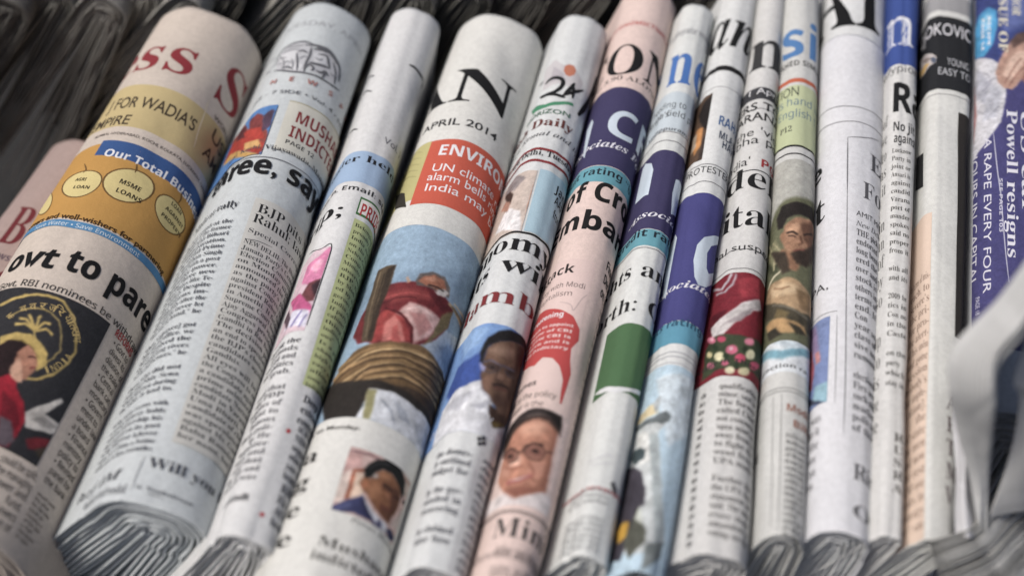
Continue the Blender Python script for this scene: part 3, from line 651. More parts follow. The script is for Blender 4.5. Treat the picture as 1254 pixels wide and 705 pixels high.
PAPERS.append(dict(name='newspaper', label='ivory newspaper with big letters AN, an orange box and a cart photo', group='folded newspapers standing in the front row', part='front_page', color=(230,230,225), inner=(230,230,225), gap=0.0022, jag=1,
     roll=([-0.06655,-0.12715,-0.02059],[-0.00579,0.16067,-0.02003],0.02059,0.02003,0.3142,0.1745,2,0.0005,11,0.215,0.1396),
     items=[
       ('t','masthead','k','STATESM','AN','',-43.91,17.17,236.27,20.79,(26,26,28)),
       ('t','dateline','G','TUESDAY 1 ','APRIL 2014','',-24.95,12.74,221.75,3.96,(44,44,46)),
       ('r','side_box',-75,-15.99,178.64,213.52,(200,192,122)),
       ('l','rule_line',[(-46.64,223.26),(-19.34,208.09)],0.38,(150,142,90)),
       ('l','rule_line',[(-46.64,219.67),(-18.99,204.2)],0.37,(150,142,90)),
       ('l','rule_line',[(-46.64,215.62),(-18.65,200.33)],0.37,(150,142,90)),
       ('l','rule_line',[(-46.64,212.03),(-18.31,196.51)],0.37,(150,142,90)),
       ('l','rule_line',[(-46.64,207.98),(-18,192.74)],0.37,(150,142,90)),
       ('g','side_box',[(-42.73,200.62),(-22.27,185.35),(-17.75,175.09),(-27.22,179.17)],(60,56,48)),
       ('r','climate_box',-16.01,50,175.41,213.17,(214,84,52)),
       ('t','headline','N','','ENVIRON','MENT',-11.08,28.91,203.53,6.27,(238,238,240)),
       ('t','teaser','g','','UN climate',' report',-11.21,20.16,193.99,4.33,(238,238,240)),
       ('t','teaser','g','','alarm bells',' ring',-11.8,15.76,188.63,4.28,(238,238,240)),
       ('t','teaser','g','','India may be',' hit',-11.67,28.62,182.58,4.21,(238,238,240)),
       ('p','photograph',-62,40,67.89,163.44,(152,180,204),None,[((134,160,184),6,[(-46.64,140.56),(-10.82,137.1),(4.6,143.19),(28.62,160.34),(28.62,120.34),(-46.64,110.45)]),((120,146,170),4,[(12.62,142.06),(28.62,154.95),(28.62,128.88),(26.63,125.19)]),((116,90,60),1,[(-26.42,85.84),(-23.74,93.43),(-19.26,99.34),(-8.03,103.4),(6.1,107.05),(19.64,108.62),(28.91,109.1),(28.62,81.69),(11.63,78.98),(-2.67,82.77),(-9.89,70.12),(-16.77,63.47)]),((158,126,84),0.5,[(-24.65,92.51),(-12.95,98.39),(0.12,102.5),(11.93,104.2),(20.66,101.45),(21.72,102.64),(12.23,105.02),(0.01,103.23),(-13.43,99.19),(-26.25,94.02)]),((196,164,116),0.5,[(-20.74,89.3),(-11.09,97.09),(0.05,101.3),(12.53,103.18),(22.56,101.56),(24.07,103.24),(12.91,104.26),(-0.09,102.25),(-11.7,98.06),(-22.05,90.64)]),((74,56,40),0.5,[(-21.72,88.45),(-10.84,96),(1.32,100.86),(12.95,102.25),(26.42,103.31),(28.33,105.22),(13.23,103.04),(1.22,101.54),(-11.26,96.71),(-22.73,89.49)]),((128,100,66),0.5,[(-19.94,86.41),(-11.91,94.96),(0.45,99.32),(11.53,99.82),(28.62,103.63),(28.91,104.61),(11.81,100.7),(0.34,100.12),(-12.45,95.79),(-21,87.44)]),((176,142,98),0.5,[(-25.91,87.74),(-11.88,93.91),(0.47,98.29),(13.82,100.18),(23.15,98.08),(24.61,99.56),(14.19,101.11),(0.37,99.09),(-12.39,94.75),(-28.2,89.79)]),((92,70,48),0.5,[(-24.86,85.85),(-10.82,92.84),(1.83,97.94),(13.34,98.49),(28.91,101.46),(28.91,101.91),(13.68,99.37),(1.74,98.7),(-11.29,93.62),(-26.53,87.43)]),((158,126,84),0.5,[(-18.61,82),(-9.28,91.82),(1.96,96.95),(12.58,96.59),(28.91,100.11),(28.91,100.56),(12.93,97.48),(1.88,97.75),(-9.77,92.58),(-19.53,82.93)]),((196,164,116),0.5,[(-22.2,82),(-9.38,90.71),(1.34,95.53),(13.56,96.03),(28.91,99.22),(28.62,99.22),(13.85,96.78),(1.27,96.18),(-9.77,91.33),(-23.16,82.99)]),((74,56,40),0.5,[(-17.14,78.95),(-9.7,89.5),(2.39,94.84),(15.08,95.73),(28.62,96.97),(28.62,97.87),(15.62,96.96),(2.29,95.85),(-10.35,90.46),(-18.24,79.99)]),((128,100,66),0.5,[(-18.34,77.96),(-8.4,88.61),(2.63,93.98),(15.87,95.07),(28.91,96.07),(28.62,96.52),(16.41,96.19),(2.55,94.89),(-8.94,89.43),(-19.34,78.98)]),((176,142,98),0.5,[(-17.08,76.34),(-10.21,87.41),(2.32,92.7),(14.18,92.36),(28.62,94.72),(28.62,95.62),(14.72,93.63),(2.23,93.78),(-10.92,88.44),(-18.27,77.4)]),((92,70,48),0.5,[(-15.6,74.75),(-7.79,86.53),(3.68,92.37),(14.23,91.1),(28.62,93.37),(28.62,94.27),(14.87,92.41),(3.62,93.5),(-8.47,87.52),(-16.7,75.78)]),((158,126,84),0.5,[(-16.71,73.73),(-8.71,85.37),(2.94,90.9),(14.7,90.2),(28.62,92.02),(28.62,92.47),(15.23,91.31),(2.89,91.84),(-9.29,86.21),(-17.68,74.63)]),((196,164,116),0.5,[(-16.01,72.35),(-7.64,84.5),(2.39,89.64),(16.49,90.3),(28.62,90.68),(28.62,91.58),(17.05,91.4),(2.35,90.5),(-8.18,85.25),(-16.86,73.16)]),((74,56,40),0.5,[(-17.98,71.47),(-9.15,83.36),(3.43,89.17),(17.37,89.69),(28.62,89.78),(28.62,90.68),(17.94,90.78),(3.38,90),(-9.66,84.11),(-18.89,72.33)]),((46,41,37),1.5,[(-35.04,88.22),(-13.93,84.16),(-2.21,85.53),(8.01,85.82),(20.01,85.27),(28.62,81.69),(28.62,72.7),(13.24,74.45),(3.1,79.63),(-6.88,80.99),(-7.6,66.17),(-20.59,65.82)]),((70,56,44),2,[(0.24,85.41),(10.23,88.09),(25.94,89.83),(28.62,85.73),(15.01,84.27)]),((176,188,200),1.5,[(7.57,107.96),(15.86,121),(26.83,126.15),(28.62,112.25),(26.58,104.83),(14.91,105.54)]),((150,164,180),1.5,[(14.2,111.85),(22.45,119.36),(28.62,113.15),(25.15,105.51)]),((208,212,218),0.8,[(-6.88,80.99),(2.33,82.38),(12.82,81.23),(25.55,82.02),(28.62,71.35),(17.56,65.08),(6.7,67.24),(-2.3,68.12),(-9.4,66.26),(-6.92,73.22)]),((172,178,188),1.5,[(3.1,79.63),(9.16,77.37),(12.97,72.85),(6.93,73.22)]),((178,183,192),1.5,[(12.83,75.56),(21.93,78.15),(28.62,73.6),(18.15,69.68)]),((150,156,168),0.8,[(-1.47,77.3),(3.16,73.84),(5.65,69.62),(6.18,70.09),(3.6,74.39),(-1.12,77.88)]),((152,148,104),0.8,[(-7.22,80.51),(-3.84,80.96),(-3.33,68.48),(-5.95,67)]),((116,42,46),1,[(-23.33,108.8),(-21.1,120.14),(-18.27,131.04),(-9.75,132.9),(1.3,134.88),(10.18,134.18),(16.6,131.76),(17.16,123.59),(12.01,113.32),(6.1,107.05),(-10.14,102.09),(-18.14,103.15)]),((138,58,58),2.5,[(-15.05,126.74),(-6.43,130.19),(3.41,131.99),(9.59,131.1),(-0.36,126.07),(-9.46,122.1)]),((92,30,36),2,[(1.48,134.17),(10.27,133.93),(15.76,131.08),(11.22,126.86),(5.38,129.95)]),((158,62,60),1.2,[(-12.57,102.52),(-14.12,114.63),(-10.41,119.95),(-2.49,115.73),(2.94,106.61)]),((204,120,112),1.5,[(-7.95,103.11),(-9.14,112.06),(-6.56,116.38),(-2.23,111.78),(0.4,105.45)]),((176,84,80),1,[(-4.48,103.57),(-5.69,110.19),(-4.24,112.07),(-1.38,104.63)]),((214,172,166),1.8,[(-6.01,117.1),(-2.35,124.02),(5.5,124.53),(12.91,123.78),(9.24,112.95),(3.79,106.47),(1.29,112.79),(-3.39,116.38)]),((188,132,128),1.5,[(-1.19,119.38),(5.04,121.14),(9.24,117.7),(5.2,110.36),(2.08,114.76)]),((232,200,194),0.8,[(-3.04,119.57),(1.72,122.74),(8.37,122.22),(8.57,123.03),(1.69,123.52),(-3.32,120.31)]),((86,28,32),0.6,[(-11.22,119.37),(-3.98,116.67),(0.91,112.39),(2.63,105.84),(3.54,106.33),(1.67,113.19),(-3.69,117.75),(-11.23,120.61)]),((170,76,74),0.8,[(-14.3,124.65),(-5.71,127.51),(4.02,129.61),(3.93,130.22),(-5.91,128.16),(-14.7,125.38)]),((84,30,34),0.8,[(-14.13,122.1),(-7.59,125.01),(-0.46,126.48),(-0.62,127.08),(-7.87,125.68),(-14.57,122.82)]),((122,106,74),1,[(12.3,126.11),(16.67,131.66),(17.16,123.59),(9.8,110.82),(7.12,107.52),(10.23,115.22)]),((178,158,122),0.8,[(12.85,132.04),(20.93,131.45),(28.62,130.68),(28.62,123.94),(28.62,123.94),(28.62,131.13),(22.21,133.12),(13.59,133.27)]),((120,104,80),0.8,[(14.71,132.05),(24.87,132.27),(28.62,127.53),(28.62,127.98),(26.28,133.77),(15.26,132.91)]),((196,178,146),0.8,[(15.66,133.96),(25.47,135.19),(28.62,132.47),(28.62,132.92),(26.47,136.35),(16.07,134.64)]),((100,92,90),0.8,[(-2.73,134.55),(-1.99,138.69),(2.86,141.88),(8.04,142.38),(11.61,138.88),(12.52,134.31),(7.97,134.27),(1.66,133.46),(-1.74,132.59)]),((172,110,86),0.9,[(-1.8,134.84),(-0.06,138.14),(3.84,140.79),(8.26,140.57),(10.22,137.08),(6.9,134.86),(1.52,134.03)]),((200,140,112),1,[(0.04,137.21),(3.82,139.81),(6.37,139.37),(3.49,136.87)]),((206,198,194),0.8,[(5.24,133.53),(9.28,137.07),(11.8,136.3),(10.44,133.41),(7.27,132.55)]),((40,30,30),0.4,[(2.46,134.35),(5.87,135.52),(9.28,135.5),(9.41,136.16),(5.91,136.17),(2.4,134.98)]),((90,60,50),0.5,[(5.15,135.13),(5.33,133.48),(6.43,133.69),(6.42,134.17),(5.64,133.86),(5.55,135.27)]),((88,74,58),0.6,[(-22.32,142.61),(-12.63,141.98),(-12.21,138.39),(-12.31,132.48),(-13.8,122.91),(-11.78,103.37),(-16.43,103.22),(-22.04,127.47)]),((58,47,38),0.9,[(-15.83,140.27),(-12.63,141.98),(-13.34,122.35),(-11.95,103.08),(-14.07,103.02),(-16.02,130.05)]),((130,112,88),0.5,[(-20.05,140.75),(-19.84,128.21),(-15.44,105.79),(-14.94,105.6),(-19.14,127.82),(-19.23,140.19)]),((50,40,32),0.4,[(-17.17,138.95),(-17.11,125.59),(-13.64,105.46),(-13.25,105.34),(-16.64,125.38),(-16.67,138.66)]),((190,150,122),1,[(-6.52,135.49),(-5.93,136.21),(-4.52,133.66),(-5.62,133.01)])]),
       ('t','caption','G','said here',', on Monday.','',-26.47,-5.15,62.62,1.83,(60,58,56)),
       ('p','portrait_photo',-6.69,22.24,29.17,55.4,(206,176,168),None,[((226,206,194),2,[(-8.85,33.66),(-7.11,43.16),(-6.38,48.39),(-3.69,48.54),(-2.66,39.05),(-4.1,32.41)]),((196,156,150),2,[(-8.1,52.61),(-1.77,53.67),(-0.66,47.77),(-3.72,46.66),(-6.61,43.29)]),((112,72,80),0.5,[(-8.56,52.39),(-5.58,53.37),(-0.72,53.69),(4.54,53.95),(4.57,54.49),(-0.73,54.23),(-5.69,53.91),(-8.76,52.93)]),((228,200,176),1,[(-2.13,34.87),(-1.75,40.57),(-2,45.53),(0.21,46.37),(2.55,37.71)]),((150,76,50),0.7,[(-2.13,34.36),(-2.19,40.24),(-2.41,45.89),(0.76,46.8),(0.43,48.02),(-3.43,46.48),(-3.36,40.23),(-3.3,34.41)]),((178,112,86),0.7,[(-1.63,34.91),(-1.66,40.5),(-1.75,45.09),(-2.33,45.07),(-2.25,40.5),(-2.21,34.94)]),((206,190,178),2,[(12.08,55.7),(24.2,57.13),(28.91,51.57),(20.05,48.38)]),((150,108,96),0.5,[(12.79,54.07),(18.98,53.27),(28.91,55.17),(28.91,55.62),(19.58,53.97),(13.14,54.6)]),((50,36,36),0.6,[(19.5,45.41),(25.71,46.41),(27.16,41.9),(24.95,33.68),(28.62,35.84),(28.62,43.03),(28.91,49.33),(21.24,47.33)]),((190,174,168),1.5,[(16.85,34.2),(20.89,43.23),(25.57,44.53),(23.29,34.82)]),((80,52,46),1,[(26.72,47.22),(28.62,54.72),(28.62,44.38),(28.62,36.29),(28.62,38.54)]),((58,62,102),0.8,[(-8.6,27.04),(-6.84,30.43),(-3.27,33.41),(2.47,37.81),(5.52,34.72),(10.12,29.86),(18.02,28.24),(14,25.57),(8.12,29.94),(1.03,29.94),(-4.71,28.78)]),((44,46,78),1.2,[(1.55,36.05),(3.74,36.35),(8.66,30.24),(5.85,31.17)]),((82,88,130),1.5,[(-5.73,30.39),(-1.1,33.6),(0.32,32.48),(-4.37,29.51)]),((208,210,217),0.8,[(2.29,37.86),(4.38,36.15),(7.51,33.92),(11.26,32.7),(14.51,32.63),(16.97,30.28),(13.37,29.12),(9.67,30.21),(5.74,33.59)]),((52,54,94),0.6,[(10.04,30.92),(11.35,32.44),(12.61,30.65),(11.36,29.51)]),((46,48,86),0.7,[(15.16,31.22),(17.65,32.89),(24.07,32.23),(18.02,28.24)]),((140,92,64),1,[(0.4,42.57),(0.95,45.42),(3.6,45.18),(4.26,48.05),(6.89,50.68),(10.01,51.17),(13.35,50.09),(16.66,48.54),(18.1,45.09),(17.55,39.67),(15.21,33.6),(12.11,33.42),(7.59,35.7),(4.3,38.5),(2.03,39.4)]),((168,108,78),1.2,[(3.42,42.4),(3.37,41.22),(2.99,40.28),(2.39,39.84),(1.72,40.02),(1.15,40.76),(0.85,41.87),(0.89,43.02),(1.26,43.94),(1.87,44.38),(2.55,44.22),(3.12,43.5)]),((172,118,84),3,[(8.78,41.58),(8.02,39.71),(6.76,38.38),(5.36,37.95),(4.18,38.57),(3.52,40.03),(3.55,41.9),(4.26,43.68),(5.48,44.94),(6.9,45.36),(8.12,44.82),(8.82,43.45)]),((170,118,84),3,[(10.96,49.22),(10.57,48.32),(9.61,47.51),(8.38,47.04),(7.19,47.05),(6.35,47.51),(6.07,48.28),(6.43,49.13),(7.33,49.85),(8.55,50.28),(9.77,50.32),(10.66,49.94)]),((160,106,76),2,[(13.08,44.23),(14.08,43.58),(14.55,42.74),(14.32,41.91),(13.47,41.32),(12.29,41.2),(11.13,41.59),(10.25,42.38),(9.86,43.3),(10.05,44.09),(10.77,44.55),(11.87,44.59)]),((98,60,44),2.2,[(11.77,45.86),(16.92,48.08),(18.01,44.39),(16.93,38.62),(15.21,33.6),(12.77,35.2),(13.83,40.89)]),((112,70,52),1.5,[(9.44,38.13),(13.82,38.38),(14.95,34.16),(12.39,33.72),(9.72,35.18)]),((52,34,30),0.7,[(8.4,45.28),(10.28,45.13),(12.23,44.61),(12.68,45.45),(10.62,45.95),(8.65,46.09)]),((48,32,28),0.7,[(14.38,43.77),(15.81,44.14),(17.24,44.34),(17.74,45.24),(16.15,44.98),(14.59,44.56)]),((86,52,42),0.6,[(8.42,43.88),(10.1,43.79),(11.57,43.57),(11.86,44.27),(10.33,44.47),(8.61,44.55)]),((120,64,54),0.7,[(9.89,37.1),(12.74,37.42),(15.03,38.42),(15,39.19),(12.85,38.24),(10.07,37.91)]),((96,58,46),0.6,[(12.33,43.89),(14.36,42.49),(13.74,40.99),(14.33,41.06),(14.97,42.93),(12.77,44.39)]),((24,26,26),0.9,[(0.96,44.99),(-0.01,47.91),(1.33,50.89),(4.09,53.73),(7.86,55.93),(11.31,56.24),(14.73,54.9),(18.08,52.76),(19.4,49.19),(19.26,46.41),(16.25,48.25),(13.35,50.09),(10.68,51.25),(6.79,51.02),(4.45,48.46),(3.9,46.21),(2.46,45.05)]),((178,168,162),1.2,[(5.75,47.95),(5.9,47.49),(5.77,46.9),(5.39,46.36),(4.88,46.02),(4.36,45.96),(3.97,46.19),(3.83,46.66),(3.95,47.24),(4.32,47.76),(4.84,48.1),(5.36,48.17)]),((60,60,62),0.8,[(2.04,48.92),(5.19,52.34),(9.08,54.02),(8.96,54.64),(4.91,52.88),(1.65,49.38)])]),
       ('t','caption','i','','Pervez Musharraf','',1.23,28.62,26.65,1.67,(70,68,64)),
       ('t','headline','s','','Musharra','f',-7.7,26.98,14.65,3.79,(86,84,78)),
       ('t','headline','s','','indicted',' in',-8.76,15.3,9.13,3.74,(86,84,78)),
       ('b','headline','k',['in a','ing','able','rule'],-46.64,-18.13,49.07,14.29,(58,56,54),'r',0.55),
     ]))
PAPERS.append(dict(name='newspaper', label='white newspaper with an orange sun logo and a portrait against blue', group='folded newspapers standing in the front row', part='front_page', color=(226,229,229), inner=(226,229,229), gap=0.002, jag=1.4,
     roll=([-0.02633,-0.12161,-0.01003],[0.03087,0.16011,-0.01134],0.01003,0.01134,0.3491,0.2094,2,0.0004,15,0.215,0.1396),
     items=[
       ('g','logo',[(-12.67,239.71),(-15.92,255.27),(-9.93,258.99),(-4.67,253.64),(-0.27,253.79),(6.28,247.41),(5.57,239.61),(-4.45,242.11)],(206,202,204)),
       ('g','logo',[(-9.34,243.09),(-9.58,254.15),(-4.18,248.88),(-2.34,244.44)],(186,180,186)),
       ('g','logo',[(-4.04,250.15),(-3.97,253.21),(-2.35,254.69),(-0.09,254.2),(1.39,252.07),(1.18,249.11),(-0.54,247.19),(-2.73,247.86)],(206,122,88)),
       ('g','logo',[(-20.78,234.12),(-8.38,229.12),(-2.29,230.71),(3.68,232.35),(4.38,230.85),(-1.9,228.68),(-7.88,226.81),(-16.17,227.6)],(70,150,110)),
       ('l','logo',[(-12.04,243.83),(-9.96,245.62),(-6.36,245.63),(-3.32,244.16),(-3.09,240.27),(-5.87,236.32),(-10.78,235.69),(-13.54,236.37)],2.04,(30,32,34)),
       ('l','logo',[(-12.53,236.02),(-7.62,235.23),(-2.97,234.31),(-0.33,233.59)],1.8,(30,32,34)),
       ('l','logo',[(-1.51,234.61),(0.98,240.19),(2.24,244.2)],1.84,(30,32,34)),
       ('l','logo',[(2.84,234.68),(2.54,238.91),(2.23,241.98)],1.56,(30,32,34)),
       ('l','logo',[(-0.79,234.74),(2.6,238.59),(7.13,243.43)],1.55,(30,32,34)),
       ('l','logo',[(-19.14,249.24),(-14.79,247.56)],1.3,(30,32,34)),
       ('l','masthead',[(7.72,228.31),(12.13,240.51),(14.96,253.92),(14.96,259.2)],3.11,(34,34,38)),
       ('l','masthead',[(14.67,256.46),(14.96,260.08),(14.96,259.64)],2.62,(34,34,38)),
       ('t','logo','G','','HORIZON','',-20.3,4.15,222.92,2.6,(60,110,84)),
       ('t','masthead','k','Engli','sh Daily','',-24.85,7.13,215.42,4.66,(112,58,52)),
       ('t','dateline','i','Musta','fa Kemal and Pr','ogress',-24.85,15.25,209.15,2.62,(70,70,74)),
       ('r','rule_line',-75,50,200.45,201.84,(146,44,48)),
       ('r','rule_line',-75,50,193.7,195.08,(146,44,48)),
       ('t','dateline','k','New ','Delhi, Tuesday,',' April',-14.44,14.96,197.49,3.1,(50,50,54)),
       ('p','photograph',-62,-3.68,152.7,188.41,(206,190,178),None,[((232,230,230),0.8,[(-21.36,160.71),(-17.42,168.57),(-13.42,169.57),(-6.25,164.96),(-3.72,152.68)]),((72,54,48),0.8,[(-22.63,182.36),(-20.17,185.97),(-12.79,176.94),(-13.13,171.71)]),((186,140,120),0.8,[(-22.92,174.57),(-18.75,177.5),(-13.36,172.61),(-14.01,168.39)]),((150,140,140),1,[(-20.49,189.67),(-11.6,187.53),(-7.92,184.33),(-12.55,179.16),(-24.56,184.86)]),((176,104,74),0.4,[(-2.45,152.45),(-3.23,169),(-2.9,180.28),(-3.59,180.38),(-3.91,169.07),(-3.11,152.47)])]),
       ('r','teaser_box',-2.79,50,154.44,189.89,(172,206,222)),
       ('t','teaser','N','','Jan',' Lok',6.34,14.96,181.12,4.39,(36,36,40)),
       ('t','teaser','N','','AAP','',7.05,14.96,175.62,4.36,(36,36,40)),
       ('t','teaser','N','','from','',7.88,14.96,168.45,4.31,(36,36,40)),
       ('r','rule_line',-75,50,152.89,153.94,(30,30,32)),
       ('t','headline','s','econ','omy','',-16.14,15.25,143.74,8.81,(28,28,30)),
       ('t','headline','s','put','s wil','l',-21.41,15.25,132.13,8.56,(28,28,30)),
       ('t','headline','s','Chid','amb','aram',-24.74,12.15,116.18,7.87,(136,40,44)),
       ('p','photograph',-62,40,56.2,105.84,(118,156,212),None,[((58,84,160),3,[(-24.85,80.17),(-20.5,91.45),(-10.78,89.93),(-5.66,91.97),(-3.99,99.73),(7.66,108.92),(14.67,103.05),(4.89,75.13),(-15.79,72.71)]),((140,176,222),3,[(-24.85,107.01),(-12.14,105.22),(-5.45,103.33),(-7.72,95.94),(-15.94,93.18)]),((222,224,229),1,[(-24.56,60.82),(-24.85,72.7),(-17.81,76.51),(-9,76.86),(-3.63,79.19),(-1.89,74.56),(2.03,72.33),(2.78,70.83),(1.54,67.6),(5.03,61.74),(13.11,67.11),(14.09,55.1),(-24.2,50.9)]),((196,198,206),2,[(-22.38,72.16),(-9.97,73.56),(-5.05,73.67),(-9.56,65.42)]),((186,188,198),1.5,[(-5.1,67.25),(1.47,71.29),(2.17,70.45),(-1.28,66.34)]),((164,166,178),0.8,[(-3.58,77.51),(-1.91,73.33),(2.2,70.88),(2.45,71.47),(-1.58,73.71),(-3.15,77.74)]),((206,208,214),2,[(-2.33,64.51),(1.07,65.59),(4.21,60.52),(-0.5,56.35)]),((76,56,46),1,[(1.45,69.32),(6.41,69.9),(14.67,79.73),(14.38,70.5),(10.18,65.44),(5.03,61.74),(1.96,65.89)]),((112,94,54),0.9,[(3.3,63.58),(11.98,67.31),(14.38,68.74),(5.12,61.45)]),((112,84,68),1,[(-4.12,80.17),(-4.92,87.37),(-4.62,94.32),(-2.03,97.4),(5.46,101.45),(11.58,102.7),(14.38,89.41),(14.67,79.73),(11.34,71.07),(5.83,68.44),(1.57,71.88),(-2.07,74.7)]),((144,114,96),4,[(6.24,96.54),(5.56,94.96),(3.44,92.9),(0.79,91.39),(-1.7,91.33),(-3.63,92.06),(-4.41,93.21),(-3.85,94.41),(-2.1,95.42),(0.35,96.02),(3,96.77),(5.3,97.2)]),((132,98,80),2.5,[(0.94,78.46),(0.54,76.96),(-0.3,75.91),(-1.38,75.68),(-2.42,76.28),(-3.13,77.5),(-3.31,79.03),(-2.92,80.46),(-2.05,81.4),(-0.95,81.6),(0.07,81.07),(0.76,79.95)]),((138,106,88),1.5,[(4.14,83.47),(3.81,82.47),(3.07,81.58),(2.17,81.1),(1.37,81.21),(0.84,81.82),(0.7,82.7),(0.97,83.6),(1.61,84.31),(2.46,84.72),(3.33,84.74),(3.97,84.3)]),((72,52,44),3,[(5.51,100.53),(12.36,103.37),(14.38,88.53),(14.38,75.34),(7.48,76.96),(8.61,88.86)]),((88,64,54),3,[(11.02,76.47),(9.63,74.27),(7.32,72.09),(5.08,70.95),(2.98,70.63),(1.65,71.28),(1.26,72.53),(1.85,73.92),(3.38,75.27),(5.56,76.33),(7.82,76.86),(10.06,77.17)]),((78,60,56),1,[(1.6,86.4),(1.31,85.32),(0.42,84.37),(-0.82,83.95),(-2.12,84.18),(-3.12,84.87),(-3.54,85.83),(-3.26,86.83),(-2.36,87.58),(-1.09,87.87),(0.2,87.73),(1.18,87.24)]),((74,56,52),1,[(9.19,89.67),(8.88,88.27),(7.86,86.72),(6.62,85.66),(5.47,85.36),(4.58,85.76),(4.19,86.72),(4.4,87.99),(5.15,89.24),(6.25,90.12),(7.48,90.53),(8.61,90.43)]),((40,32,32),0.6,[(-0.08,85.81),(-0.17,85.44),(-0.46,85.15),(-0.87,85.02),(-1.3,85.1),(-1.63,85.36),(-1.77,85.71),(-1.68,86.07),(-1.39,86.34),(-0.97,86.45),(-0.54,86.38),(-0.21,86.15)]),((40,32,32),0.6,[(7.22,88.13),(7.13,87.71),(6.81,87.26),(6.37,86.92),(5.92,86.78),(5.59,86.87),(5.45,87.16),(5.53,87.56),(5.83,87.97),(6.25,88.29),(6.7,88.45),(7.06,88.4)]),((92,92,116),0.5,[(-5.26,86.85),(-2.39,88.39),(1.44,87.52),(3.96,88.26),(8.21,89.19),(8.41,89.89),(4.07,88.9),(1.51,88.13),(-2.44,88.99),(-5.49,87.44)]),((70,66,76),0.5,[(-3.96,83.48),(-1.16,82.69),(1.49,84.69),(2.28,87.25),(1.92,87.3),(1.24,84.95),(-1.23,83.13),(-3.9,83.91)]),((70,66,76),0.5,[(3.79,86.83),(6.37,85.08),(9.35,87.39),(9.18,87.71),(6.55,85.57),(4.11,87.28)]),((158,160,206),0.8,[(-5.97,87.13),(-3.5,85.45),(-3.67,82.84),(-4.97,83.5)]),((64,46,42),1,[(0.28,78.64),(3.72,80.85),(7.72,81.51),(7.48,80.41),(3.68,79.27),(0.83,77.53)]),((112,66,62),0.7,[(1.19,76.7),(3.95,77.92),(6.73,78.6),(6.87,79.38),(3.98,78.66),(1.13,77.41)]),((70,50,44),0.8,[(0.61,87.08),(0.83,82.6),(0.74,80.34),(2.7,80.77),(2.7,81.35),(1.09,80.79),(1.31,82.7),(1.09,87.19)]),((29,27,29),1,[(-6.12,87.5),(-6.6,93.87),(-5.24,98.77),(-2.33,102.45),(1.68,104.81),(6.55,105.71),(14.96,108.33),(14.96,102.61),(9.69,102.77),(4.61,100.84),(-0.69,98.02),(-4.45,94.91),(-4.97,91.09),(-4.88,87.2)])]),
       ('t','headline','n','on ','Monda','y',-20.08,1.14,61.84,4.26,(206,208,212)),
       ('g','ornament',[(1.71,54.63),(1.41,53.65),(0.63,53.3),(0.13,54.07),(0.33,54.97),(1.1,55.29)],(70,70,76)),
       ('g','ornament',[(3.25,55.76),(2.91,54.71),(2.06,54.22),(1.53,54.9),(1.74,55.84),(2.57,56.31)],(70,70,76)),
       ('g','ornament',[(2.33,52.83),(2.02,51.82),(1.21,51.42),(0.7,52.15),(0.9,53.06),(1.69,53.43)],(70,70,76)),
       ('g','ornament',[(3.94,54.03),(3.59,52.98),(2.7,52.44),(2.14,53.08),(2.36,54.03),(3.23,54.55)],(70,70,76)),
       ('b','article_text','s',['the domes-','by outlined','budget for','','by the gov-','needed in','recovering','','he claimed','later how'],-15.14,0.31,45.87,9.92,(106,108,114),'j',0.68),
       ('b','article_text','s',['and','duty','line','more','their','costs','loan','power','state','crisis','bank','rate','money','later'],4.6,14.38,46.54,2.66,(110,112,118),'l',0.68),
     ]))
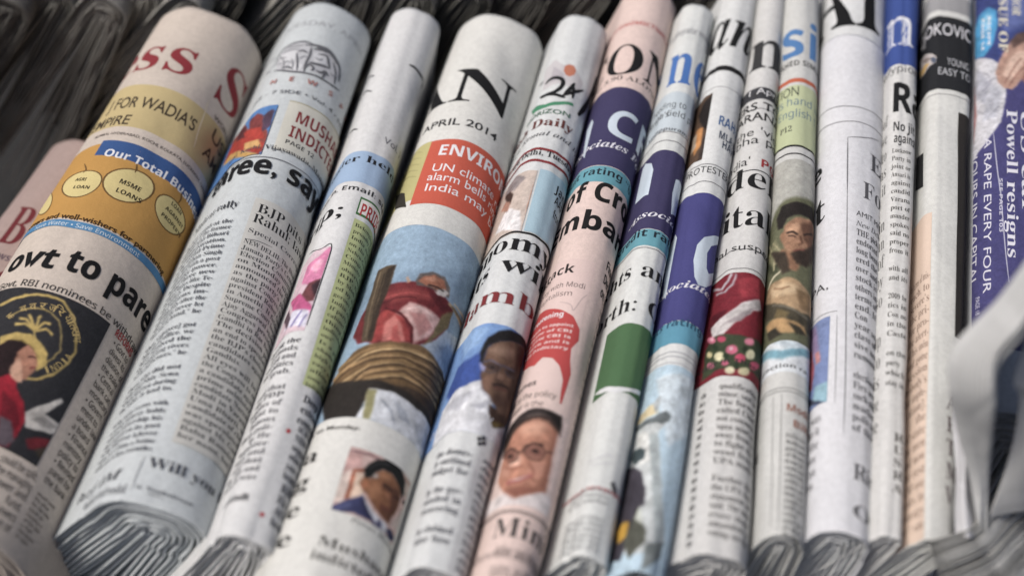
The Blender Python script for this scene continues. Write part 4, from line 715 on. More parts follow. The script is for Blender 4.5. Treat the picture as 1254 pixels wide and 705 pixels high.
PAPERS.append(dict(name='newspaper', label='salmon pink newspaper with letters ON, a purple band and a smiling portrait near its foot', group='folded newspapers standing in the front row', part='front_page', color=(236,214,206), inner=(236,214,206), gap=0.002, jag=1,
     roll=([-0.00512,-0.13501,-0.01012],[0.06184,0.17958,-0.01258],0.01012,0.01258,0.3491,0.2094,2,0.0004,18,0.215,0.1396),
     items=[
       ('t','dateline','N','www.','ECONOMICTIMES.','COM',-18.23,13.54,294.72,2.61,(196,66,66)),
       ('t','masthead','k','C','O','NOMIC',-16.14,3.22,261.97,19.04,(28,28,30)),
       ('t','dateline','k','Rs 3.','90 ALONG',' WITH',-10.65,16.02,257.91,2.68,(110,98,94)),
       ('r','advert_band',-75,50,205.33,253.32,(64,59,102)),
       ('r','advert_band',-75,50,195.53,205,(96,168,184)),
       ('t','advert_text','N','','C','R',-7.55,7.64,223.11,15.74,(206,222,236)),
       ('g','advert_text',[(-17,216.42),(-20.53,235.03),(-17.04,238.74),(-14.82,235.06),(-14.68,221.22),(-14.48,212.69)],(206,222,236)),
       ('t','advert_text','j','As','sociates Fo','r',-19.31,16.41,216.31,3.89,(226,226,236)),
       ('t','advert_text','N','credi','t rating',' “b',-16.71,5.82,199.73,3.85,(34,44,54)),
       ('t','headline','X','end ','of Cro','res',-21.24,16.12,185.14,10.36,(30,28,28)),
       ('t','headline','X','E','mbar','go',-21.11,16.41,169.13,9.98,(30,28,28)),
       ('r','article_box',-75,2.74,88.18,153.32,(232,204,196)),
       ('t','headline','N','a','ttack','',-24.12,-5.04,145.92,4.53,(36,32,32)),
       ('t','article_text','n','econ','omy with Modi','',-22.58,0.8,138.77,2.49,(96,84,82)),
       ('t','article_text','n','for',' capitalism','',-23.32,-3.48,134.25,2.48,(96,84,82)),
       ('t','article_text','N','on ','Team','',-26.3,-16.38,144.34,2.2,(60,54,54)),
       ('l','rule_line',[(-8.14,131.24),(-3.28,129.78),(-1.72,127.35),(0.4,133.76),(2.17,136.82)],0.48,(200,176,172)),
       ('g','speech_blob',[(-24.34,124.8),(-19.85,130.86),(-12.42,129.03),(-6.68,127.15),(-1.17,124.47),(2.4,119.58),(3.03,114.54),(0.93,109.63),(1.6,104.41),(3.17,98.76),(2.93,93.45),(2.27,84.68),(1.61,84.34),(0.95,89.85),(0.66,94.85),(-1.84,100.38),(-5.2,103.56),(-9.4,104.16),(-12.51,101.07),(-21.84,103.95),(-26.01,114.15)],(200,62,60)),
       ('t','speech_text','N','Thre','atening','',-17.67,-4.87,123.79,2.43,(238,238,240)),
       ('b','speech_text','N',['demands to appoint','director of CBI','the new CBI is','above and is','the judiciary'],-26.3,-0.12,119.21,108.28,(240,214,210),'r',0.5),
       ('b','headline','N',['Fine','Dec','on in'],8.17,16.12,154.79,141.18,(44,40,40),'l',0.68),
       ('b','article_text','n',['Fisca','ASHW','lenders','RBI to','Sale','IMPACT','gold','bonds','Dollar','bank is','for all','pound','mall','SPAS','CROR','shares','RIL','AFTER','CALL','FUNDS','ratio','SALES','equity'],11.31,16.12,138.83,48.96,(84,76,74),'l',0.7),
       ('t','headline','N','c','omes','',-19.88,-9.15,91.18,2.6,(50,46,46)),
       ('t','article_text','n','due ','to the policy','',-18.15,-0.27,85.48,2.59,(110,98,96)),
       ('t','article_text','n','l','ater is the','',-18.82,-4.29,81.08,2.56,(110,98,96)),
       ('p','portrait_photo',-26.01,8,38.38,80.56,(234,211,203),None,[((226,216,214),1.5,[(-22.53,40.57),(-21.86,45.18),(-11.89,43.96),(-6.28,40.9),(-0.9,44.06),(4.82,47.6),(8.04,45.47),(9.76,39.34),(-21.12,37.39)]),((196,180,178),1,[(-11.97,43.53),(-6.36,40.07),(-5.91,36.26),(-5.31,36.22),(-5.92,40.44),(-11.68,44.02)]),((188,130,106),1,[(-18.54,61.61),(-19.63,69.57),(-17.52,72.73),(-13.23,74.37),(-9.19,75.62),(-4.81,76.55),(-0.93,76.57),(2.37,75.04),(3.57,73.08),(3.22,64.21),(3.79,56.01),(4.04,46.96),(-0.9,44.06),(-6.25,41.06),(-12.78,45.27),(-18.47,51.83),(-19.02,57.86)]),((214,160,134),5,[(-1.14,73.36),(-1.22,71.7),(-2.49,69.73),(-4.6,68.2),(-7.09,67.79),(-9.5,68.72),(-11.18,70.53),(-11.08,72.12),(-9.28,73.11),(-6.83,73.87),(-4.34,74.32),(-2.29,74.24)]),((208,148,124),4,[(2.46,55.69),(2.43,53.65),(1.55,51.72),(0.09,50.51),(-1.53,50.42),(-2.92,51.48),(-3.72,53.3),(-3.72,55.32),(-2.92,56.99),(-1.52,57.97),(0.13,58.08),(1.6,57.28)]),((224,176,154),2,[(-13.37,58.91),(-10.47,60.6),(-7.18,58.3),(-7.41,54.95),(-11.9,55.04)]),((206,150,128),2.5,[(-11.37,52.66),(-11.4,51.76),(-12.16,51.38),(-13.51,51.66),(-15.44,52.81),(-17.41,54.54),(-18.53,56.06),(-18.48,56.97),(-17.26,57),(-15.21,56.14),(-13.36,55.03),(-12.06,53.84)]),((152,98,80),4,[(2,74.41),(3.74,73.18),(4.03,56.15),(4.24,46.91),(1.09,47.04),(2.14,58.49)]),((146,92,76),2.5,[(-12.43,45.63),(-6.04,41.47),(-0.96,44.37),(2.42,46.46),(-2.16,46.61),(-8.45,45.28)]),((146,94,78),1.5,[(-4.82,55.76),(-2.39,53.1),(-2.08,49.2),(-1.21,49.34),(-1.61,53.58),(-4.23,56.44)]),((148,100,86),1,[(0.22,61.75),(-0.15,60.23),(-1.37,58.91),(-3.1,58.28),(-4.9,58.6),(-6.32,59.75),(-6.97,61.26),(-6.59,62.61),(-5.34,63.52),(-3.59,63.91),(-1.79,63.75),(-0.39,63.01)]),((140,94,80),1,[(-9.71,59.65),(-9.5,58.29),(-10.12,57.37),(-11.62,57.33),(-13.78,58.29),(-16.6,60.49),(-18.72,62.86),(-19.19,64.46),(-17.83,64.81),(-15.06,63.84),(-12.63,62.63),(-10.76,61.17)]),((66,44,40),0.6,[(-7.57,61.08),(-4.65,63.96),(-0.82,64.2),(-0.86,65.09),(-4.99,64.82),(-8.22,61.91)]),((66,44,40),0.6,[(-17.96,63.97),(-13.62,63.31),(-9.43,60.54),(-9.3,61.22),(-14.03,64.27),(-19.41,65.44)]),((46,30,28),0.8,[(-1.83,61.43),(-1.98,61.04),(-2.43,60.72),(-3.06,60.57),(-3.7,60.65),(-4.18,60.92),(-4.38,61.3),(-4.23,61.67),(-3.78,61.94),(-3.15,62.06),(-2.51,62.01),(-2.02,61.78)]),((46,30,28),0.8,[(-11.6,59.85),(-11.58,59.44),(-12.01,59.26),(-12.78,59.35),(-13.71,59.74),(-14.66,60.38),(-15.26,61.08),(-15.36,61.5),(-14.7,61.51),(-13.76,61.27),(-12.82,60.88),(-12.04,60.37)]),((90,60,52),0.5,[(-6.81,60.92),(-6.8,63.13),(-3.89,64.24),(-0.66,63.62),(0.4,61.97),(-0.54,59.04),(-2.9,57.77),(-5.36,58.58),(-6.84,60.97),(-7.29,60.71),(-5.63,58.1),(-2.85,57.16),(-0.16,58.66),(0.95,62.11),(-0.4,64.21),(-3.96,64.86),(-7.24,63.67),(-7.39,61.11)]),((90,60,52),0.5,[(-18.35,62.26),(-17.75,64.15),(-13.55,62.96),(-9.78,60.56),(-8.98,57.95),(-10.74,57.06),(-14.49,58.59),(-14.23,57.91),(-10.35,56.4),(-8.41,57.62),(-9.37,60.8),(-13.77,63.62),(-18.99,65.24),(-19.76,63.24)]),((84,58,52),0.5,[(-9.18,60.11),(-6.92,60.53),(-7.2,61.15),(-9.51,60.8)]),((84,58,52),0.5,[(0.6,62.12),(3.62,63.09),(3.59,63.71),(0.57,62.73)]),((140,86,72),0.8,[(-13.76,55.45),(-9.32,53.03),(-6.21,54.44),(-6.6,55.07),(-9.6,53.78),(-13.7,56.09)]),((168,94,90),1,[(-12.11,48.79),(-7.47,49.45),(-2.28,51.9),(-2.22,50.25),(-5.94,47.62),(-10.56,47.25)]),((232,210,200),0.6,[(-10.38,48.68),(-6.71,49.42),(-3.1,51.01),(-6.3,48.6)]),((150,96,82),0.8,[(-8.35,45.03),(-5.09,45.64),(-2.63,47.5),(-2.87,47.88),(-5.31,46.07),(-8.55,45.53)]),((58,46,42),3,[(-20.97,64.24),(-21.31,71.85),(-19.62,75.9),(-13.37,76.64),(-8.66,76.85),(-4.33,77.78),(0.62,77.86),(4.07,77.76),(5.01,72.03),(2.63,73.25),(-0.78,75.13),(-4.57,75.43),(-8.6,74.53),(-12.29,73.02),(-15.6,70.58),(-17.81,66.98)]),((35,29,28),1.6,[(-21.88,66.92),(-21.59,73.15),(-19.84,77.1),(-14.39,78.35),(-9.35,79.68),(-4.81,80.13),(-0.05,79.77),(3.76,79.7),(4.73,73.78),(2.96,74.83),(-0.44,77.21),(-4.33,77.78),(-8.96,76.73),(-13.63,75.34),(-18.29,73.71),(-20.27,70.29)]),((70,60,58),1,[(-15.27,75.58),(-8.76,77.67),(-2.31,78.88),(-2.47,79.42),(-9.1,78.29),(-16.37,76.7)])]),
       ('r','rule_line',-75,50,35.85,36.5,(120,108,106)),
       ('r','rule_line',-75,50,35.11,35.43,(120,108,106)),
       ('t','headline','s','','Min','i',-12.37,8.47,25.8,7.47,(70,66,66)),
       ('t','headline','n','Mov','es of Se','nsex',-9.48,14.09,17.84,3,(150,134,130)),
       ('b','article_text','n',['index and the market','gains as the share'],-8.99,16.12,17.65,10.29,(140,126,122),'j',0.68),
     ]))
PAPERS.append(dict(name='newspaper', label='narrow newspaper with a blue letter n, a purple band and a green block', group='folded newspapers standing in the front row', part='front_page', color=(228,231,229), inner=(228,231,229), gap=0.002, jag=1.4,
     roll=([0.02461,-0.11757,-0.00693],[0.08264,0.16804,-0.00778],0.00693,0.00778,0.384,0.2443,2,0.0004,21,0.215,0.1396),
     items=[
       ('t','dateline','N','mal','ayala man','orama',-8.94,8.72,270.79,3.86,(150,152,156)),
       ('r','rule_line',-75,50,273.37,273.92,(180,180,184)),
       ('t','masthead','k','the ','n','ew',-10.87,2.18,237.86,27.85,(56,116,194)),
       ('r','teaser_box',-75,50,207.81,232.42,(200,214,222)),
       ('t','teaser','n','h','eading to','',-14.41,2.05,222.47,3.84,(60,60,64)),
       ('t','teaser','n','Sin',"gh's",'',-12.66,-4.61,216.49,3.77,(60,60,64)),
       ('t','teaser','n','in ','the field p2','',-13.99,8.56,216.66,3.68,(60,60,64)),
       ('r','rule_line',-75,50,207.1,207.53,(110,110,114)),
       ('t','dateline','N','Kochi • ','Malappuram •','',-17,7.38,208.1,1.91,(80,80,84)),
       ('r','rule_line',-75,50,201.76,202.2,(110,110,114)),
       ('r','advert_band',-75,50,151.23,196.28,(64,59,102)),
       ('r','advert_band',-75,50,142.21,150.9,(96,168,184)),
       ('g','advert_text',[(-17,180.25),(-17,193.18),(-15.22,194.94),(-9.24,190.4),(-7.14,185.4),(-7.01,170.79),(-17,172.68),(-16.71,165.55),(-17,171.79)],(206,222,236)),
       ('g','advert_text',[(4.37,163.19),(3.06,173.92),(3.56,182.3),(5.53,183.23),(10.31,183.37),(10.31,184.26),(10.02,166.89)],(206,222,236)),
       ('t','advert_text','j','','Associa','tes',-17,9.21,157.81,3.48,(226,226,236)),
       ('t','advert_text','N','cr','edit rat','ing',-17,8.13,147.01,3.91,(34,44,54)),
       ('r','rule_line',-75,50,140.84,141.22,(120,120,124)),
       ('t','headline','s','figh','ts an','d',-17,9.44,126.48,7.46,(34,34,36)),
       ('t','headline','s','nor','th: ','Our',-17,1.54,108.89,7.55,(34,34,36)),
       ('r','picture_block',-17,9.73,69.99,102.65,(78,118,76)),
       ('g','picture_block',[(-17,73.77),(-12.48,73.96),(-4.64,71.79),(0.58,72.57),(8.28,76.18),(6.97,73.37),(-4.21,69.2),(-11.7,71.43)],(228,230,232)),
       ('l','rule_line',[(-10.85,39.77),(-6.46,39.75),(-2.72,41.57),(0.38,41.45)],0.52,(206,208,212)),
       ('l','rule_line',[(-8.43,37.38),(-4.05,37.76),(-0.22,38.83)],0.52,(206,208,212)),
       ('t','headline','N','Sub','hash seng','upta',-17,0.35,26.79,1.63,(196,90,92)),
       ('g','ornament',[(0.35,30.84),(1.66,32.11),(3.68,29.84),(3.91,27.09),(1.9,28.2)],(80,80,86)),
       ('b','article_text','n',['business ahead','and of reports','to the capital','','','opinion of voters','state with their','part of a nation','interest group','money for the','other side of it'],-17,0.87,26.25,2.92,(116,118,122),'j',0.68),
     ]))
PAPERS.append(dict(name='newspaper', label='narrow newspaper with black script letters an and a stone gate photo', group='folded newspapers standing in the front row', part='front_page', color=(230,232,231), inner=(230,232,231), gap=0.003, jag=1,
     roll=([0.04383,-0.11348,-0.00805],[0.10338,0.1825,-0.00821],0.00805,0.00821,0.3491,0.2094,2,0.0004,24,0.215,0.1396),
     items=[
       ('t','masthead','j','M','an','',-14.62,11.18,257.95,27.56,(30,30,32)),
       ('r','rule_line',-75,50,241.55,244.75,(30,30,32)),
       ('p','photograph',-62,-6.38,187.17,227.96,(96,74,58),None,[((40,34,32),1,[(-11,224.56),(-6.52,226.95),(-4.04,207.06),(-7.89,205.22),(-14.46,218.95)]),((206,142,84),1,[(-13.02,208.87),(-8.56,207.32),(-8.21,197.01),(-11.07,191.83),(-15,198.62)]),((176,160,140),1,[(-15.94,206.33),(-12.41,206.57),(-11.17,196.95),(-14.72,194.97)]),((60,50,46),1,[(-7.88,200.14),(-5.26,202.16),(-5.59,189.2),(-8.97,187.4)])]),
       ('r','rule_line',-75,50,230.82,231.23,(150,150,154)),
       ('t','headline','N','','RAHU','L',-1.98,10.89,207.58,5.64,(48,96,152)),
       ('t','headline','N','','MLA W','ON',-0.84,11.18,199.94,4.28,(44,60,88)),
       ('t','headline','N','','HAVE','',1.34,10.89,195.29,4.25,(44,60,88)),
       ('r','rule_line',-75,50,183.61,184.05,(110,110,114)),
       ('t','headline','g','PR','OTEST','ERS',-9.81,3.67,178.7,3.77,(56,56,60)),
       ('r','rule_line',-75,50,173.35,173.77,(110,110,114)),
       ('r','advert_band',-75,50,99.56,167.14,(68,68,136)),
       ('r','advert_band',-75,50,88.29,99.29,(84,158,186)),
       ('g','advert_text',[(-1.1,121.82),(-2.45,130.03),(-2.06,138.12),(0.08,142.97),(4.55,147.13),(10.6,151.65),(10.6,147.96),(3.9,140.85),(2.43,136.08),(3.33,128.64),(4.7,126.74),(10.6,132.76),(10.6,127.24),(4.42,119.64),(0.87,118.47)],(206,222,236)),
       ('g','advert_text',[(-17.08,118.17),(-18.75,132.57),(-18.23,145.68),(-14.94,149.47),(-12.49,145.68),(-13.28,135.83),(-13.77,124.46),(-14.02,114.57)],(206,222,236)),
       ('t','advert_text','j','a','ssociates','',-18.03,10.89,115.95,3.37,(230,230,238)),
       ('t','advert_text','N','it','s rating','',-14.15,7.37,96.87,3.44,(40,84,112)),
       ('r','rule_line',-75,50,83.98,84.44,(170,174,180)),
       ('r','rule_line',-75,50,81.9,82.36,(170,174,180)),
       ('r','rule_line',-75,50,79.04,79.49,(190,194,200)),
       ('p','photograph',-62,40,-10,78.21,(186,212,228),None,[((206,220,228),2,[(-9.82,72.49),(11.47,77.5),(10.02,54.01),(-0.46,41.75)]),((222,206,164),0.8,[(-19.04,56.78),(-16.2,59.84),(-6.95,61.34),(-5.94,55.8),(-15.82,55.18)]),((170,176,178),0.8,[(-9.5,60.7),(-6.2,64.06),(-5.94,60.19),(-6.55,55.3)]),((198,204,204),0.8,[(-18.75,36.51),(-17.86,38.98),(-18.69,54.95),(-6.44,54.65),(-1.92,52.44),(-4.54,47.68),(-2.22,33.95),(0.29,20.83),(5.08,5.6),(-2.08,-2.39),(-8.35,-4.01),(-15.38,2.72)]),((166,176,178),1.2,[(-8.23,46.59),(-4.66,47.06),(-0.35,22.84),(4.35,6.31),(0.35,1.83),(-3.18,22.03)]),((220,222,218),1,[(-16.4,50.49),(-9.16,48.1),(-6.07,34.98),(-10.44,33.98)]),((104,112,114),0.7,[(-18.75,54.91),(-7.67,54.43),(-3.07,56.92),(-1.03,55.23),(-1.42,52.59),(-3.76,50.84),(-6,51.84),(-17.22,51.96)]),((70,84,88),0.7,[(-17.6,40.06),(-16.34,43.64),(-11.51,42.84),(-9.2,39.84),(-9.39,36.64),(-13.27,35.91)]),((66,62,72),0.8,[(-18.75,24.08),(-19.04,36.97),(-14.06,35.48),(-9.29,31.27),(-5.81,23.16),(-5.16,16.2),(-8.05,14.7),(-10.53,5.42),(-12.47,-3.93),(-18.75,-2.18)]),((206,160,64),0.8,[(-18.75,10.26),(-14.74,12.07),(-11.55,11.27),(-10.77,5.47),(-15.67,3.94)]),((88,90,80),1,[(-12.58,2.74),(-8.32,15.93),(-3.12,6.18),(-2.69,1.84),(-8.02,-5.23)]),((200,206,196),1,[(-8.9,11.62),(-7.02,16.58),(-4.57,8.29)]),((120,128,128),1,[(-2.53,0.77),(5.08,5.6),(4.62,-1.2),(-2.77,-10)])]),
     ]))
PAPERS.append(dict(name='newspaper', label='grey-white newspaper headed del ital with a red photo of flowers above grey columns', group='folded newspapers standing in the front row', part='front_page', color=(220,220,218), inner=(220,220,218), gap=0.002, jag=1,
     roll=([0.06745,-0.11631,-0.01097],[0.11919,0.18839,-0.00577],0.01097,0.00577,0.5585,0.1745,2,0.0004,27,0.215,0.1396),
     items=[
       ('t','masthead','k','a','n','s',-11.94,9.44,245.36,26.8,(60,60,62)),
       ('r','date_strip',-75,50,225.36,232.74,(66,67,72)),
       ('t','date_strip','g','1 ','April',' 2014',-5.11,7.73,228.57,3.6,(230,230,232)),
       ('t','dateline','k','(','+44.61)','',-11.17,9.44,226.94,3.17,(56,56,58)),
       ('r','rule_line',-75,50,219.05,219.51,(110,110,112)),
       ('t','headline','G','','ERS TO','',-16.01,9.44,218.57,4.85,(40,40,42)),
       ('t','headline','G','','ARANA','SI',-15.31,9.44,212.17,4.77,(40,40,42)),
       ('t','teaser','g','of ',"the 'vic",'tim',-14.8,8.12,202.92,4.7,(52,52,54)),
       ('t','teaser','g','Sa','bha po','ll',-14.6,9.73,197.99,4.65,(52,52,54)),
       ('t','teaser','g','In',"dia' ",'',-15,-2.8,185.74,4.67,(52,52,54)),
       ('t','teaser','N','','PG',' 7',-1.1,9.15,184.85,4.54,(170,40,44)),
       ('r','rule_line',-75,50,182.04,182.62,(60,60,62)),
       ('t','headline','s','mo','del','',-18.45,10.02,172.44,11.52,(28,28,30)),
       ('t','headline','s','cap','ital','',-18.53,9.73,151.8,11.87,(28,28,30)),
       ('r','rule_line',-75,50,138.65,139.06,(100,100,102)),
       ('r','rule_line',-75,50,128.22,128.61,(100,100,102)),
       ('t','headline','g','crimin','al suspec','ts',-17.79,10.31,138.37,3.85,(60,60,62)),
       ('p','photograph',-62,40,75.7,126.28,(128,36,48),None,[((96,24,36),2,[(-19.33,101.59),(-17.74,109.37),(-9.76,107.58),(-12.66,95.09),(-19.62,94.05)]),((156,52,62),2,[(-6.33,122.58),(2.93,125.55),(3.64,116.16),(-4.62,112.62)]),((186,176,182),0.6,[(-19.33,122.54),(-12.48,119.04),(-9.39,121.98),(-8.27,125.67),(-9.23,126.43),(-10.4,123.06),(-13.51,120.8),(-19.33,124.17)]),((176,166,172),0.6,[(-16.13,118.59),(-10.84,116.76),(-7.47,120.22),(-6.67,125.34),(-7.46,125.68),(-8.18,120.85),(-11.51,117.99),(-16.72,120)]),((206,200,198),0.7,[(-17.74,103.01),(-9.61,105.45),(-2.96,111.05),(3.67,115.89),(5.96,112.46),(-4.05,103.03),(-10.09,96),(-16.15,97.16)]),((160,150,152),1,[(-11.71,100.1),(-5.2,104.41),(2.44,111.09),(-3.97,101.68)]),((62,72,50),1,[(-19.33,78.04),(-19.62,92.64),(-16.15,97.16),(-8.93,95.7),(-1.44,94.84),(9.73,97.82),(10.02,80.87)]),((206,112,136),0.5,[(-13.54,94.5),(-13.8,93.76),(-14.73,93.66),(-16.1,94.23),(-17.55,95.33),(-18.68,96.66),(-19.2,97.88),(-18.95,98.63),(-18,98.73),(-16.61,98.13),(-15.15,97.01),(-14.03,95.69)]),((190,70,98),0.5,[(-9.1,93.29),(-9.26,92.52),(-9.85,92.07),(-10.75,92.16),(-11.79,92.82),(-12.68,93.87),(-13.1,94.93),(-12.87,95.62),(-12.07,95.8),(-11.04,95.54),(-10.07,94.96),(-9.38,94.17)]),((208,104,130),0.5,[(-3.98,88.07),(-4.21,86.94),(-5.01,86.1),(-6.17,85.76),(-7.34,85.99),(-8.24,86.82),(-8.62,87.98),(-8.39,89.1),(-7.6,89.9),(-6.46,90.26),(-5.26,89.99),(-4.35,89.18)]),((196,72,100),0.5,[(-0.8,84.96),(-1.04,83.89),(-1.78,82.89),(-2.81,82.34),(-3.84,82.45),(-4.64,83.12),(-4.99,84.09),(-4.77,85.08),(-4.05,85.83),(-3.04,86.21),(-1.99,86.21),(-1.16,85.79)]),((206,120,140),0.5,[(2.36,94.56),(2.09,93.46),(1.26,92.29),(0.18,91.45),(-0.87,91.22),(-1.63,91.6),(-1.94,92.42),(-1.74,93.41),(-1.07,94.34),(-0.07,95.03),(1.03,95.36),(1.94,95.23)]),((196,80,106),0.5,[(7.93,87.07),(7.38,85.61),(5.69,83.6),(3.63,81.82),(2.16,81.11),(1.22,81.31),(0.84,82.13),(1.07,83.29),(1.88,84.53),(3.21,85.67),(5.13,86.79),(7.05,87.45)]),((202,110,134),0.5,[(-12.79,81.62),(-12.98,80.92),(-13.73,80.73),(-14.88,81.16),(-16.09,82.06),(-17.05,83.19),(-17.5,84.25),(-17.3,84.95),(-16.5,85.09),(-15.33,84.65),(-14.11,83.74),(-13.18,82.63)]),((200,96,124),0.5,[(-7.26,81.6),(-7.39,80.93),(-7.81,80.44),(-8.41,80.27),(-9.06,80.51),(-9.58,81.09),(-9.81,81.81),(-9.68,82.44),(-9.23,82.83),(-8.59,82.93),(-7.96,82.72),(-7.47,82.25)]),((222,214,172),0.5,[(-8.62,84.78),(-8.82,83.68),(-9.56,82.98),(-10.71,83.01),(-12.06,83.85),(-13.26,85.29),(-13.87,86.78),(-13.56,87.76),(-12.49,88.02),(-11.12,87.71),(-9.87,86.98),(-8.98,85.96)]),((224,216,180),0.5,[(-4.63,78.36),(-4.83,77.51),(-5.48,76.86),(-6.41,76.56),(-7.35,76.71),(-8.07,77.31),(-8.37,78.17),(-8.18,79.01),(-7.55,79.64),(-6.63,79.94),(-5.67,79.78),(-4.94,79.19)]),((220,212,168),0.5,[(1.28,79.79),(0.98,78.59),(0.05,77.35),(-1.17,76.52),(-2.35,76.39),(-3.22,76.94),(-3.57,77.92),(-3.34,78.99),(-2.56,79.91),(-1.42,80.55),(-0.18,80.81),(0.83,80.57)]),((222,216,176),0.5,[(3.24,88.83),(3.01,87.36),(2.21,85.88),(1.16,84.9),(0.16,84.72),(-0.58,85.32),(-0.9,86.49),(-0.74,87.86),(-0.14,89.1),(0.79,89.93),(1.85,90.19),(2.77,89.82)]),((214,200,150),0.5,[(-15.01,88.26),(-15.13,87.51),(-15.67,87.22),(-16.5,87.48),(-17.4,88.22),(-18.13,89.24),(-18.48,90.26),(-18.37,91.02),(-17.82,91.31),(-16.98,91.04),(-16.07,90.29),(-15.35,89.27)]),((40,54,36),0.6,[(-7.17,84.9),(-7.26,84.1),(-7.6,83.51),(-8.1,83.29),(-8.64,83.54),(-9.07,84.18),(-9.28,85.01),(-9.19,85.8),(-8.83,86.33),(-8.31,86.49),(-7.78,86.26),(-7.36,85.69)]),((40,54,36),0.6,[(-3.22,80.57),(-3.3,79.65),(-3.63,78.94),(-4.13,78.65),(-4.66,78.86),(-5.09,79.51),(-5.29,80.42),(-5.2,81.34),(-4.86,82.02),(-4.35,82.28),(-3.82,82.07),(-3.41,81.45)]),((44,60,40),0.6,[(-11.85,89.91),(-11.97,89.29),(-12.45,89.03),(-13.22,89.26),(-14.11,89.96),(-14.81,90.86),(-15.13,91.74),(-14.99,92.34),(-14.42,92.51),(-13.58,92.19),(-12.72,91.52),(-12.11,90.72)]),((40,50,34),0.6,[(-0.73,89.18),(-0.8,88.36),(-1.09,87.67),(-1.51,87.29),(-1.95,87.36),(-2.29,87.83),(-2.45,88.58),(-2.38,89.38),(-2.11,90.04),(-1.7,90.38),(-1.26,90.33),(-0.9,89.9)]),((232,190,200),0.5,[(-5.6,88.56),(-5.7,88.1),(-6.03,87.74),(-6.5,87.6),(-6.98,87.69),(-7.35,88.01),(-7.5,88.48),(-7.41,88.94),(-7.09,89.3),(-6.62,89.45),(-6.13,89.35),(-5.76,89.02)]),((236,180,190),0.5,[(-15.17,95.88),(-15.28,95.54),(-15.69,95.48),(-16.29,95.73),(-16.93,96.22),(-17.43,96.82),(-17.66,97.37),(-17.55,97.72),(-17.14,97.78),(-16.53,97.53),(-15.89,97.03),(-15.39,96.43)])]),
       ('t','caption','N','offici','ally in Thanap','',-19.12,10.31,81.85,2,(56,54,54)),
       ('b','article_text','s',['qualification','minor, said he','The former','called Chief','not comment',"'open mind on",'away from it','to fight the','went from','UPA made','','Further the','the UPA has','statement on','said. The men','every state','amounted to','voting on the'],-9.92,6.63,69.84,7.41,(92,90,88),'j',0.68),
       ('b','article_text','s',['of the','that is','with no','power','would','seats','party','seven','union','state','mayor','media','great','major','given','alone','ahead','whole'],-19.33,-15.99,68.52,4.6,(70,68,66),'r',0.68),
     ]))
